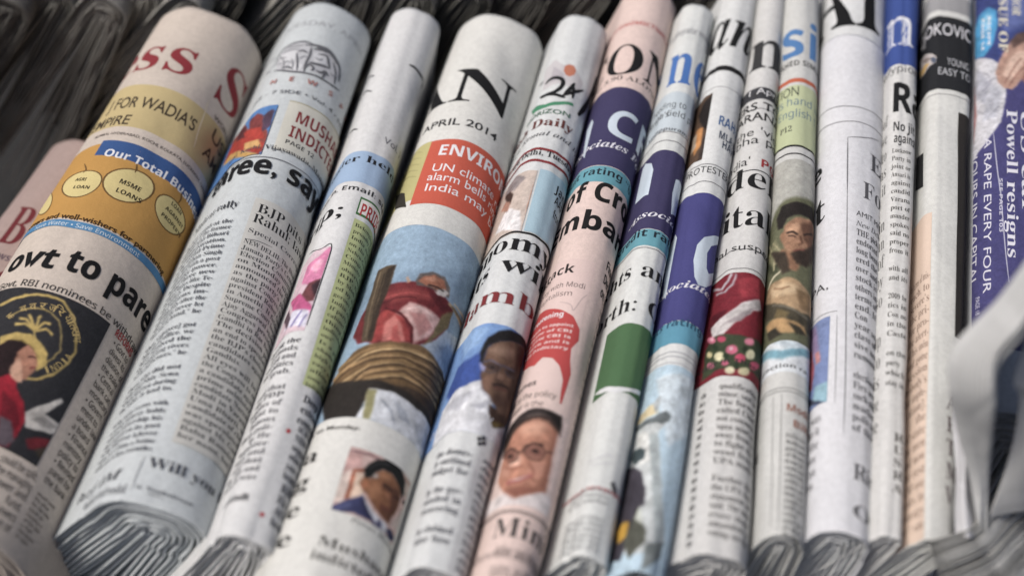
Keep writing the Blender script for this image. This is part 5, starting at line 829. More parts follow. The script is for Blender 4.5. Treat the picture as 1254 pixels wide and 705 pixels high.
PAPERS.append(dict(name='newspaper', label='grey newspaper with blue letters si and a photo of a camouflaged man', group='folded newspapers standing in the front row', part='front_page', color=(216,217,214), inner=(216,217,214), gap=0.0018, jag=1.3,
     roll=([0.09012,-0.10936,-0.00813],[0.13202,0.18839,-0.00857],0.00813,0.00857,0.1745,0.1396,2,0.00035,30,0.215,0.0524),
     items=[
       ('t','masthead','N','','s','i',-11.66,1.06,244.87,22.87,(70,130,192)),
       ('t','dateline','N','PUBLI','SHED SIMUL','TANEOUSLY',-11.31,11.76,238.56,3.47,(50,50,52)),
       ('r','rule_line',-75,50,227.82,230.43,(204,98,58)),
       ('r','teaser_box',-75,50,188.53,225.96,(196,206,158)),
       ('t','teaser','g','NAT','ION','',-10.43,-1.07,219.34,5.73,(60,66,60)),
       ('t','teaser','n','need','s hand',' in',-10.74,5.32,213.41,4.77,(92,122,146)),
       ('t','teaser','n','','English',' t',-11.64,5.16,205.86,4.71,(92,122,146)),
       ('t','teaser','k','','P12','',-9.54,-3.64,197.11,3.32,(60,60,60)),
       ('r','rule_line',-75,50,187.62,188.8,(30,30,32)),
       ('r','rule_line',-75,50,183.2,183.98,(50,50,52)),
       ('p','photograph',-62,40,70.46,180.31,(178,178,170),None,[((104,106,80),3,[(-19.33,126.72),(-15.16,145.34),(-8.76,155.4),(-5.4,157.41),(11.47,162.04),(11.47,80.38),(-19.04,81.3)]),((70,74,54),2,[(-16.27,126.88),(-10.31,136.68),(-6.42,130.04),(-7.96,117.74)]),((140,138,104),2,[(-17,133.42),(-9.53,137.65),(-6.48,131.54),(-9.57,122.93)]),((206,198,168),0.6,[(-13.13,114.17),(-9.04,117.59),(-4.7,120.32),(-2.57,122.31),(-2.97,123),(-5.17,121.09),(-9.79,118.52),(-14.8,115.89)]),((196,186,146),0.6,[(-15.27,139.08),(-9.88,128.63),(-9.97,121.95),(-9.23,121.46),(-9.16,128.31),(-13.84,138.1)]),((186,176,136),0.6,[(-11.37,137.37),(-6.11,129.03),(-3.29,124.01),(-2.96,124.37),(-5.72,129.25),(-10.71,137.26)]),((196,186,146),0.6,[(-8.94,126.98),(-5.75,126.21),(-3.14,126.45),(-3.26,127.04),(-5.9,126.86),(-9.12,127.66)]),((186,176,136),0.6,[(-9.25,124.59),(-5.66,123.63),(-3.37,123.92),(-3.51,124.51),(-5.8,124.27),(-9.41,125.27)]),((40,38,32),1,[(-8.66,127.98),(-3.22,127.59),(-2.84,125.02),(-7.77,125.82)]),((178,148,112),1.5,[(-16.61,108.9),(-13.96,115.03),(-7.56,115.6),(-2.9,116.28),(1.78,114.4),(6.09,112.08),(11.76,109.74),(10.6,100.5),(2.05,99.05),(-4.36,101.48)]),((208,180,142),3,[(-11.34,112.92),(-4.7,113.53),(0.31,112.1),(1.78,108.63),(-4.5,106.92),(-10.13,108.03)]),((136,104,76),0.8,[(-9.23,112.07),(-5.2,109.8),(-2.05,110.58),(-2.24,111.37),(-5.3,110.66),(-9.18,112.86)]),((140,112,80),2,[(0.35,110.46),(7.22,110.5),(7.71,101.97),(1.98,101.42)]),((74,68,54),1.5,[(-17.56,110.07),(-5.05,102.47),(2.05,99.05),(11.76,101.94),(11.76,92.77),(0.96,89.91),(-4.21,95.45),(-14.62,99.14)]),((110,104,90),0.8,[(-10.15,103.94),(-3.81,100.73),(1.83,98.1),(5.95,97.38),(6.83,98.84),(2.3,99.22),(-3.61,101.65),(-10.09,104.91)]),((190,152,104),1.5,[(-14.24,96.42),(-7.27,97.02),(-2.31,94.98),(4.25,93.14),(5.6,90.02),(-2.12,88.58),(-9.64,88.69)]),((58,54,44),1.2,[(-11.98,91.45),(-7.57,92.26),(-4.59,87.93),(-9.88,86.44)]),((60,55,44),1.2,[(-2.26,93.27),(2.29,92.06),(5.6,90.02),(1.01,88.38)]),((120,104,70),1.5,[(-7.41,101.85),(-2.39,97.94),(-3.58,95.72),(-8.9,97.73)]),((40,35,32),1.2,[(-8.16,142.58),(-9.24,148.79),(-6.88,154.32),(-0.96,156.2),(7.28,157.11),(11.76,152.87),(7.96,148.56),(4.88,150.25),(-0.76,148.91),(-4.41,146.85),(-5.93,142.27)]),((168,126,98),1.2,[(-6.21,135.1),(-5.22,143.18),(-1.27,147.31),(5.53,149.49),(11.76,148.74),(8.17,138.37),(4.24,131.35),(-1.3,127.99),(-4.61,130.5)]),((196,152,120),2,[(-4.7,141.21),(-1.2,144.75),(1.68,144.98),(-0.5,138.9),(-3.68,136.53)]),((118,82,64),2,[(1.06,144.66),(6.94,149.29),(11.76,145.07),(5.83,133.42),(2.76,137.41)]),((150,110,84),1.6,[(-6.34,131.47),(-1.31,128.28),(2.27,126.1),(0.01,119.29),(-4.31,120.53),(-7,127.42)]),((62,50,42),1.8,[(-2.59,128.2),(-0.28,130.53),(2.39,131.14),(5.77,135),(11.76,141.85),(11.47,133.14),(4.62,123.42),(-0.09,123.3)]),((160,118,90),1,[(-4.69,137.03),(-4.8,135.87),(-5.16,135.11),(-5.69,135),(-6.29,135.61),(-6.78,136.74),(-7,138.05),(-6.87,139.17),(-6.44,139.81),(-5.85,139.84),(-5.28,139.28),(-4.87,138.27)]),((66,56,46),1.5,[(-12.38,133.13),(-4.58,129.32),(-2.13,118.93),(-5.35,117.94)]),((46,34,30),0.6,[(-4.08,138.51),(-1.85,139.26),(0.01,138.17),(0.34,139.11),(-1.8,140.22),(-4.3,139.48)]),((46,34,30),0.6,[(2.8,139.24),(4.88,141.07),(8.13,142.86),(9.4,144.89),(4.91,141.96),(2.57,139.95)]),((60,42,36),0.6,[(-3.45,137.04),(-1.58,137.34),(-0.57,136.65),(-0.33,137.31),(-1.53,138.03),(-3.53,137.74)]),((104,70,54),0.8,[(0.79,138.14),(1.88,135.05),(0.17,133.4),(0.48,132.73),(2.67,135.33),(1.46,138.7)]),((130,76,66),0.6,[(-1.29,129.41),(0.87,130.57),(3.49,131.75),(3.54,132.46),(0.82,131.24),(-1.41,130.07)])]),
       ('p','chart_picture',-62,40,69.81,84.74,(222,228,232),None,[((120,168,186),2,[(-15.92,84.51),(-4.11,79.75),(11.47,85.88),(11.76,82.67),(-3.97,75.75),(-18.64,81.24)]),((196,210,218),2,[(-13.22,87.79),(-2.21,84.49),(6.51,85.55),(-2.1,80.4)])]),
       ('t','caption','N','El','ection ra','',-11.44,6.7,71.87,1.83,(70,70,72)),
       ('r','rule_line',-75,50,62.23,62.61,(130,130,130)),
       ('r','rule_line',-75,50,60.71,61.08,(130,130,130)),
       ('l','rule_line',[(-6.98,59.34),(-6.46,30.1),(-5.97,3.57)],0.3,(140,140,140)),
       ('l','rule_line',[(-3.68,59.65),(-3.37,29.36),(-3.23,1.89)],0.31,(140,140,140)),
       ('t','headline','N','','Modi','',-2.09,8.18,51.96,3.38,(166,112,92)),
       ('t','headline','N','','Bi','har',0.36,5.31,45.49,3.32,(166,112,92)),
       ('b','article_text','s',['PATNA: It is','Muslim votes','party men','of the day','from his','state led','when the','other is','union and','that can','south in','will do','voters','and the','in place','by noon'],-1.72,6.37,40.53,-0.26,(104,104,102),'j',0.68),
       ('t','headline','k','A','M','',-19.04,-15.4,34.95,4.38,(70,70,72)),
     ]))
PAPERS.append(dict(name='newspaper', label='broad white newspaper whose loose outer sheet covers the lower half of black capitals AI', group='folded newspapers standing in the front row', part='front_page', color=(228,230,230), inner=(228,230,230), gap=0.0022, jag=1.2,
     roll=([0.10957,-0.10776,-0.00994],[0.15797,0.19434,-0.01423],0.00994,0.01423,0.2793,0.0873,2.2,0.00035,33,0.215,0.1047),
     items=[
       ('t','masthead','k','','AI','',-26.01,11.68,264.34,49.17,(22,22,24)),
       ('w','outer_sheet',256.62,(230,231,235)),
       ('r','rule_line',-75,50,210.63,211.08,(90,90,94)),
       ('r','rule_line',-75,50,201.12,201.59,(90,90,94)),
       ('l','rule_line',[(-4.39,190.97),(-4.21,174.23),(-4.03,158.34)],0.48,(120,120,124)),
       ('l','rule_line',[(-4.1,162.2),(-3.55,117.2),(-2.97,64.36),(-3.07,39.53)],0.38,(130,130,134)),
       ('l','rule_line',[(-4.39,190.97),(0.79,192.1),(10.09,196.37)],0.5,(120,120,124)),
       ('t','headline','s','','E','ast',4.63,12.1,175.38,9.61,(90,90,96)),
       ('t','headline','s','','F','orm',1.77,7.49,157.81,9.29,(90,90,96)),
       ('t','headline','N','th','e','',-23.02,-14.14,170.88,10.42,(30,30,32)),
       ('t','headline','k','mos','t','',-19.24,-12.14,146.63,13.45,(34,34,36)),
       ('t','byline','g','','AMIT M','ITRA',-0.55,9.85,146.86,2.77,(70,70,74)),
       ('t','byline','i','','New De','lhi',-0.46,9.58,141.44,2.74,(90,90,94)),
       ('b','article_text','s',['THE pick','endorsed','long been','ered the','over and','stock is','others in','terms of','end. It','Con','year so','class of','sive no','rumour','','elections','Firs are','such old','market','polls to','of this'],-0.32,10.3,136.52,42.16,(90,90,94),'j',0.68),
       ('t','headline','g','U','IPA,','',-21.27,-9.69,108.82,3.79,(60,60,64)),
       ('t','headline','g','o','n','',-21.42,-18.32,103.41,3.27,(80,80,84)),
       ('r','rule_line',-75,-6.35,96.28,96.66,(140,140,144)),
       ('l','rule_line',[(-6.35,94.52),(-6.19,75.9),(-6.11,52.76)],0.35,(160,160,164)),
       ('p','photograph',-62,-8.73,54.07,94.47,(124,142,190),None,[((150,130,170),2,[(-20.74,94.75),(-14.95,93.11),(-12.68,80.82),(-18.27,76.72)]),((176,92,104),1,[(-22.3,85.01),(-17.57,82.86),(-14.75,72.89),(-16.22,63.53),(-21.82,64.85)]),((150,190,206),1.5,[(-14.22,63.45),(-7.88,63.14),(-7.6,52.95),(-15.72,56.18)]),((206,140,140),1,[(-15.15,79.76),(-12.62,79.45),(-11.68,73.65),(-13.91,73.64)]),((60,64,84),1,[(-18.18,60.41),(-11.61,55.61),(-8.09,52.43),(-19.08,57.85)])]),
       ('b','article_text','s',['as was','who it','to the','more','of an','area'],-19.42,-11.89,46.3,18.55,(120,120,124),'l',0.68),
       ('t','headline','k','','R','ise',0.53,5.72,22.07,6.61,(96,96,100)),
       ('t','headline','k','','O','ne',0.44,8.75,6.23,5.56,(104,104,108)),
     ]))
PAPERS.append(dict(name='newspaper', label='thinnest newspaper, blue masthead with an outlined n above a bold R', group='folded newspapers standing in the front row', part='front_page', color=(224,224,222), inner=(224,224,222), gap=0.0018, jag=1,
     roll=([0.12547,-0.10967,-0.00441],[0.17993,0.19434,-0.00662],0.00441,0.00662,0.4538,0.1047,2.2,0.0003,36,0.215,0.1396),
     items=[
       ('r','masthead_band',-75,50,241.04,318.86,(48,80,160)),
       ('t','masthead','k','','n','',-12.94,3.9,253.9,27.64,(232,234,240)),
       ('t','masthead','s','','n','',-12.94,2.45,253.78,25.34,(58,94,176)),
       ('t','dateline','n','d','ailypio','neer',-12.94,3.44,235.97,4.56,(40,40,42)),
       ('t','headline','X','','R','ahul',-6.34,2.53,210.49,18.38,(28,28,30)),
       ('t','headline','N','','No ji','t',-5.21,3.16,198.7,5.42,(40,40,42)),
       ('t','headline','N','','again','st',-4.71,3.17,191.66,5.31,(40,40,42)),
       ('b','article_text','k',['Lucknow','Party in','joint or','Ansari is','against','candid','Varana','port of','mander','spokes','said no','proper','from it','','with all','and its','','2009 he','tics in','Con no','in the','Caste','','on the','party','which','stay in'],-5.32,2.74,185.74,64.47,(76,74,70),'j',0.55),
       ('b','article_text','s',['of','we','to','as','it','','in','an','of','by','so','','up','to','is','me','he'],-12.94,-8.23,204.43,44.97,(120,120,118),'r',0.68),
       ('b','article_text','k',['R','U','S','R','A'],-1.52,2.63,39.92,18.48,(84,78,72),'l',0.68),
     ]))
PAPERS.append(dict(name='newspaper', label='flat-topped white newspaper with a black sports strip, a peach column and dark side bars', group='folded newspapers standing in the front row', part='front_page', color=(226,227,223), inner=(226,227,223), gap=0.0024, jag=1,
     roll=([0.13992,-0.11158,-0.00688],[0.20044,0.19434,-0.01062],0.00688,0.01062,0.4538,0.0524,3.4,0.0003,39,0.215,0.0349),
     items=[
       ('r','sports_strip',-75,50,279.18,290.91,(158,158,160)),
       ('r','sports_strip',-75,50,227.15,275.21,(38,40,44)),
       ('t','headline','g','D','JOKOV','IC',-14.81,3.58,262.28,7.86,(232,232,236)),
       ('t','teaser','g','','YOUN','G',-2.38,5.69,243,4.42,(196,198,202)),
       ('t','teaser','g','','EASY T','O',-6.32,5.75,236.23,4.39,(196,198,202)),
       ('g','sports_picture',[(-20.2,252.08),(-20.2,257.3),(-14.46,254.82),(-8.75,250.24),(-6.79,247.42),(-7.12,243.92),(-9.4,243.33),(-13.3,242.03),(-19.13,244.35),(-20.2,244.96)],(196,188,184)),
       ('g','sports_picture',[(-20.2,249.7),(-13.37,247.63),(-9.83,244.89),(-14.19,243.02),(-19.91,245.22)],(222,180,96)),
       ('g','sports_picture',[(-19.08,255.49),(-11.61,250.16),(-8.73,247.13),(-12.06,246.94)],(150,136,130)),
       ('g','sports_picture',[(-9.84,248.18),(-7.93,247.96),(-6.77,245.6),(-7.63,243.62),(-8.99,244.72)],(90,100,120)),
       ('r','rule_line',-75,50,223.83,224.24,(130,130,132)),
       ('r','dark_bar',3.01,50,92.03,214.84,(52,48,46)),
       ('g','dark_bar',[(-20.2,195.11),(-13.19,191.51),(-12.27,170.62),(-19.64,175.03)],(44,44,46)),
       ('r','article_box',-75,-7.28,0.73,153.24,(232,206,184)),
       ('b','article_text','s',['in terms of mis-','each, to',"severe's",'the pri-','for pro-','the alert-','of his min','and gone','session',"nobody's",'for imple-','ation].','the','of state','the men','and now','the rest','of those','seats in','country','for vote'],-20.2,-7.63,118.43,5.27,(140,112,96),'r',0.68),
       ('b','article_text','k',['A','H','T','M','V'],0.37,4.27,57.38,16.98,(120,104,108),'l',0.68),
     ]))
PAPERS.append(dict(name='newspaper', label='purple tabloid at the end of the row, white headlines running down it', group=None, part='front_page', color=(214,217,221), inner=(214,217,221), gap=0.003, jag=1,
     roll=([0.18929,-0.05914,-0.03273],[0.24241,0.21175,-0.03399],0.02873,0.02999,0.1047,0.1047,4.5,0.0002,42,0.2,0.0175),
     items=[
       ('p','cover_panel',-30.89,-6.42,29.57,266.66,(72,70,124),None,[((58,70,132),1.5,[(-34.15,286.05),(9.27,285.16),(7.62,219.17),(-7.38,201.25),(-17.14,172.87),(-19.4,191.13),(-22.91,194.13),(-35.71,205.85)]),((96,110,170),6,[(-19.38,247.56),(-4.35,250.97),(-4.69,223.02),(-16.99,212.15)]),((212,212,218),0.8,[(-35.58,135.42),(-36.09,201.52),(-22.91,194.5),(-18.23,190.29),(-16.46,170.28),(-18.76,153.42),(-25.06,140.78),(-30.38,134.85)]),((180,182,194),2,[(-29.35,191.03),(-22.87,178.56),(-25.14,164.84),(-30.88,174.19)]),((186,188,198),2,[(-22.87,178.56),(-18.28,172.77),(-20.54,156.85),(-26.32,154.96)]),((150,150,162),0.7,[(-29.4,188.85),(-24.22,184.06),(-23.1,178.73),(-26.71,174.97),(-26.33,174.24),(-22.64,178.39),(-23.91,184.55),(-29.26,189.47)]),((150,150,162),0.7,[(-25.16,178.98),(-20.56,181.52),(-18.43,177.94),(-18.1,178.5),(-20.56,182.27),(-25.38,179.74)]),((160,160,170),0.7,[(-29.27,163.61),(-23.86,156.98),(-19.25,163.75),(-19.58,164.25),(-23.98,157.71),(-29,164.04)]),((176,124,122),1.5,[(-36.02,182.87),(-30.56,179.65),(-29.23,160.38),(-30.76,144.38),(-34.37,140.1)]),((190,150,132),1.2,[(-21.03,185.24),(-19.16,193.93),(-16.42,203.06),(-12.16,210.86),(-6.6,215.19),(-3.59,208.22),(-5.08,192.6),(-10.05,181.8),(-13.9,174.91),(-17.59,174.99),(-19.87,178.92)]),((222,188,168),2.5,[(-18.25,183.78),(-15.27,194.44),(-11.02,202.03),(-6.77,201.45),(-9.94,190.14),(-14.78,180.56)]),((150,106,92),2,[(-10.02,183.64),(-4.96,200.14),(-3.89,191.13),(-7.7,178.88)]),((140,100,88),0.7,[(-16.9,178.16),(-12.71,190.09),(-9.67,196.5),(-10.07,196.91),(-13.15,190.44),(-17.34,178.51)]),((140,100,88),0.7,[(-15.19,176.58),(-10.98,186.79),(-6.71,193.63),(-7.05,194.14),(-11.37,187.21),(-15.6,176.97)]),((104,80,74),1.5,[(-15.21,206.7),(-11.54,212.95),(-6.6,216.33),(-4.78,211.62),(-9.75,207.18),(-12.83,202.49)]),((78,162,216),0.8,[(-32.68,205.47),(-31.95,218.22),(-28.6,226.88),(-24.27,230.61),(-20.83,227.94),(-20.1,217.74),(-22.11,204.39),(-25.83,197.02),(-29.79,198.52)]),((120,190,230),2,[(-28.26,222.67),(-24.25,227.25),(-21.79,223.71),(-24.19,212.57)])]),
       ('d','headline','k','','ISSUE OF','',247.57,198.97,-17.61,3.75,(232,226,196)),
       ('d','headline','k','','SENIOR','',250.34,225.35,-11.84,3.78,(232,226,196)),
       ('d','badge','N','','RECIPE','',224.38,203.64,-23.84,1.42,(238,238,240)),
       ('d','badge','N','','PAGE 14','',223.8,201.85,-26.56,1.46,(238,238,240)),
       ('d','headline','k','','Powell resigns','',162.07,75.71,-14.22,4.24,(226,226,238)),
       ('d','headline','k','','US car','',163.77,101.29,-8.34,4.32,(226,226,238)),
       ('l','rule_line',[(-21.87,148.37),(-20.3,126.69),(-18.9,110.47)],0.49,(180,180,206)),
       ('l','rule_line',[(-18.9,114.41),(-17.37,83.46),(-15.91,62.98)],0.45,(180,180,206)),
       ('d','headline','g','','A RAPE EVERY FOUR','',144.68,57.66,-23.98,2.95,(222,222,236)),
       ('d','headline','g','','HOURS IN CAPITAL','',140.42,63.82,-30.23,3.35,(222,222,236)),
       ('d','teaser','g','','PAGE 18','',57.1,48.07,-27.82,1.86,(206,206,226)),
       ('d','teaser','N','','SEE PAGE 103','',120.11,89.5,-18.76,1.28,(206,206,226)),
     ]))
PAPERS.append(dict(name='newspaper', label='pinkish newspaper lying lower at the left edge, blurred dark red letters on its side', group=None, part='front_page', color=(178,158,152), inner=(178,158,152), gap=0.0026, jag=1,  # pink paper colour darkened to stand in for shade
     roll=([-0.26833,-0.11573,-0.0768],[-0.19038,0.12775,-0.07018],0.0318,0.02518,0.1745,0.1745,2,0.0006,50,0.215,0.1396),
     items=[
       ('t','masthead','k','','BU','',-15,9,190,22,(116,34,42)),
       ('t','masthead','k','','st','',-16,4,160,20,(116,34,42)),
       ('t','masthead','N','','the news of the day','',-24,22,181,4,(90,72,88)),
     ]))
PAPERS.append(dict(name='newspaper', label='dark folded newspaper of the shaded back row, ends facing forward', group='newspapers of the shaded row behind', part='front_page', color=(147,145,140), inner=(147,145,140), gap=0.0017, jag=2,  # back-row papers: the row's shade is put into their darker greys
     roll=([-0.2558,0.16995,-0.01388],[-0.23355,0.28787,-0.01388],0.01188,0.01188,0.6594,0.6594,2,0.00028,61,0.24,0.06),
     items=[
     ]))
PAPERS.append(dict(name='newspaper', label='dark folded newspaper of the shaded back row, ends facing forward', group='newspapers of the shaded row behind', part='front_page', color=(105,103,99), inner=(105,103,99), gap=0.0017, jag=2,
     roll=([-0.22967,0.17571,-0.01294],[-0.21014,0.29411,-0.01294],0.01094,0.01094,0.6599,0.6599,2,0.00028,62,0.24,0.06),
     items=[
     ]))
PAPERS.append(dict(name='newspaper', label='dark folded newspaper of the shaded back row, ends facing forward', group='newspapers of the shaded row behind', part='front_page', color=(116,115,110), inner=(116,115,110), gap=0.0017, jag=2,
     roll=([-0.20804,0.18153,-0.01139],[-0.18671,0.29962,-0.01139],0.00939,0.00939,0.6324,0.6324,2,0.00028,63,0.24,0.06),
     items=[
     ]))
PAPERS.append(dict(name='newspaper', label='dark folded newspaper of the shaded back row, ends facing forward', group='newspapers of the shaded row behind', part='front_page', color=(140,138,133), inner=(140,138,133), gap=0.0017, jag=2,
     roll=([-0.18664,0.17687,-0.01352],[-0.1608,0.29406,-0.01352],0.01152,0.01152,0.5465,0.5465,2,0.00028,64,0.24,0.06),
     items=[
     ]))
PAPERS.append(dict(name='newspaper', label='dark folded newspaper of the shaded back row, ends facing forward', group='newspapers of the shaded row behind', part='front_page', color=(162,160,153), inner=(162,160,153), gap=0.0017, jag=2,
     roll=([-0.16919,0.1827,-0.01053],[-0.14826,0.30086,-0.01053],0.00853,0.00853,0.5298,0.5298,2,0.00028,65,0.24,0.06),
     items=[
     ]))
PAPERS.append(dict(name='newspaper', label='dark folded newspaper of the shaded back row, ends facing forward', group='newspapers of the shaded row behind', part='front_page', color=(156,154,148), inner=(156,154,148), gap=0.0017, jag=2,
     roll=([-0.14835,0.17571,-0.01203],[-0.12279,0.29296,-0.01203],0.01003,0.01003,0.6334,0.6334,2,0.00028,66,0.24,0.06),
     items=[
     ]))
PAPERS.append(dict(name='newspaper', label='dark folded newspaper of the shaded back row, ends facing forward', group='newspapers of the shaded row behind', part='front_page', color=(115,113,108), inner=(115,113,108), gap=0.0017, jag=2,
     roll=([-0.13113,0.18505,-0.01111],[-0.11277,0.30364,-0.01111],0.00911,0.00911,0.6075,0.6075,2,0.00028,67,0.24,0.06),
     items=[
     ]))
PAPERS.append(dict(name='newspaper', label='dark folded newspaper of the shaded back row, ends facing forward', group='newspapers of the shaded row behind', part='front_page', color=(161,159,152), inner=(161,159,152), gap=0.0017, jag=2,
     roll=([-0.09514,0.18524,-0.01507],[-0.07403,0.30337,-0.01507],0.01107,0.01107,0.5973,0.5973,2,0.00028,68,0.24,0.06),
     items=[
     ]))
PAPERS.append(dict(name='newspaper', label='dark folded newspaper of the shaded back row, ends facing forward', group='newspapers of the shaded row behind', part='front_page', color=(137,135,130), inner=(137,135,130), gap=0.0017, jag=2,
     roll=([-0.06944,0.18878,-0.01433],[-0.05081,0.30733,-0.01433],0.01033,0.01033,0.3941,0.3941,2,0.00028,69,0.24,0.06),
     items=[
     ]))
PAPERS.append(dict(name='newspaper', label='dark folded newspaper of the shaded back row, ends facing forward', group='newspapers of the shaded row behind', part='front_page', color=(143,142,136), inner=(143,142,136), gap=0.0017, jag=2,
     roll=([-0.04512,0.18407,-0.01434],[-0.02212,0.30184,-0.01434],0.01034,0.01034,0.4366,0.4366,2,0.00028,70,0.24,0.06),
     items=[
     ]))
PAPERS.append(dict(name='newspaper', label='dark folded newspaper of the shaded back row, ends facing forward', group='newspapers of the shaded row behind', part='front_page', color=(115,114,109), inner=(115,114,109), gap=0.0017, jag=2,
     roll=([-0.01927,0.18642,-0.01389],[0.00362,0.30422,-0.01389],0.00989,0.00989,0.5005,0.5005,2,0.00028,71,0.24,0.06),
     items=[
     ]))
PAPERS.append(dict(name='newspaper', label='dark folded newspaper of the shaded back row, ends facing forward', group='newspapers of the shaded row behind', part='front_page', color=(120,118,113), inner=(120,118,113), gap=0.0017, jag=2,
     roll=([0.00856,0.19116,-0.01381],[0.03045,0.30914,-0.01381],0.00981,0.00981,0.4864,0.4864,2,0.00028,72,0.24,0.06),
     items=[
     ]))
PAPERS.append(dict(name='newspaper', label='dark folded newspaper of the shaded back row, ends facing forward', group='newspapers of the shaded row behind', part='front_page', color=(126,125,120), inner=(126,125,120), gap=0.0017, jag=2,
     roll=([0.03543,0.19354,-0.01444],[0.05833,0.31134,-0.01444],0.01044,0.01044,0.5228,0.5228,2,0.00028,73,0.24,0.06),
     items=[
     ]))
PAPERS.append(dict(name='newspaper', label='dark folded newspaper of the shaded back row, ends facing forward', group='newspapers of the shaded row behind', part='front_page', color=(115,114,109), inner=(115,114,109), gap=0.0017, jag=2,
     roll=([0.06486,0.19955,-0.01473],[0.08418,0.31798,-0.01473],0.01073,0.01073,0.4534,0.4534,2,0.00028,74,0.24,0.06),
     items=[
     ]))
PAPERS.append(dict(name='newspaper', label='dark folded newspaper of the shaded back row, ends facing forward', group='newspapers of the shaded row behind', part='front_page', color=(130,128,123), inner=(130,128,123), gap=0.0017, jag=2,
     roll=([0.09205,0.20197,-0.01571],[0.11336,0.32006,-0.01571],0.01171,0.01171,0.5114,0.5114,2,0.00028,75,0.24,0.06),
     items=[
     ]))
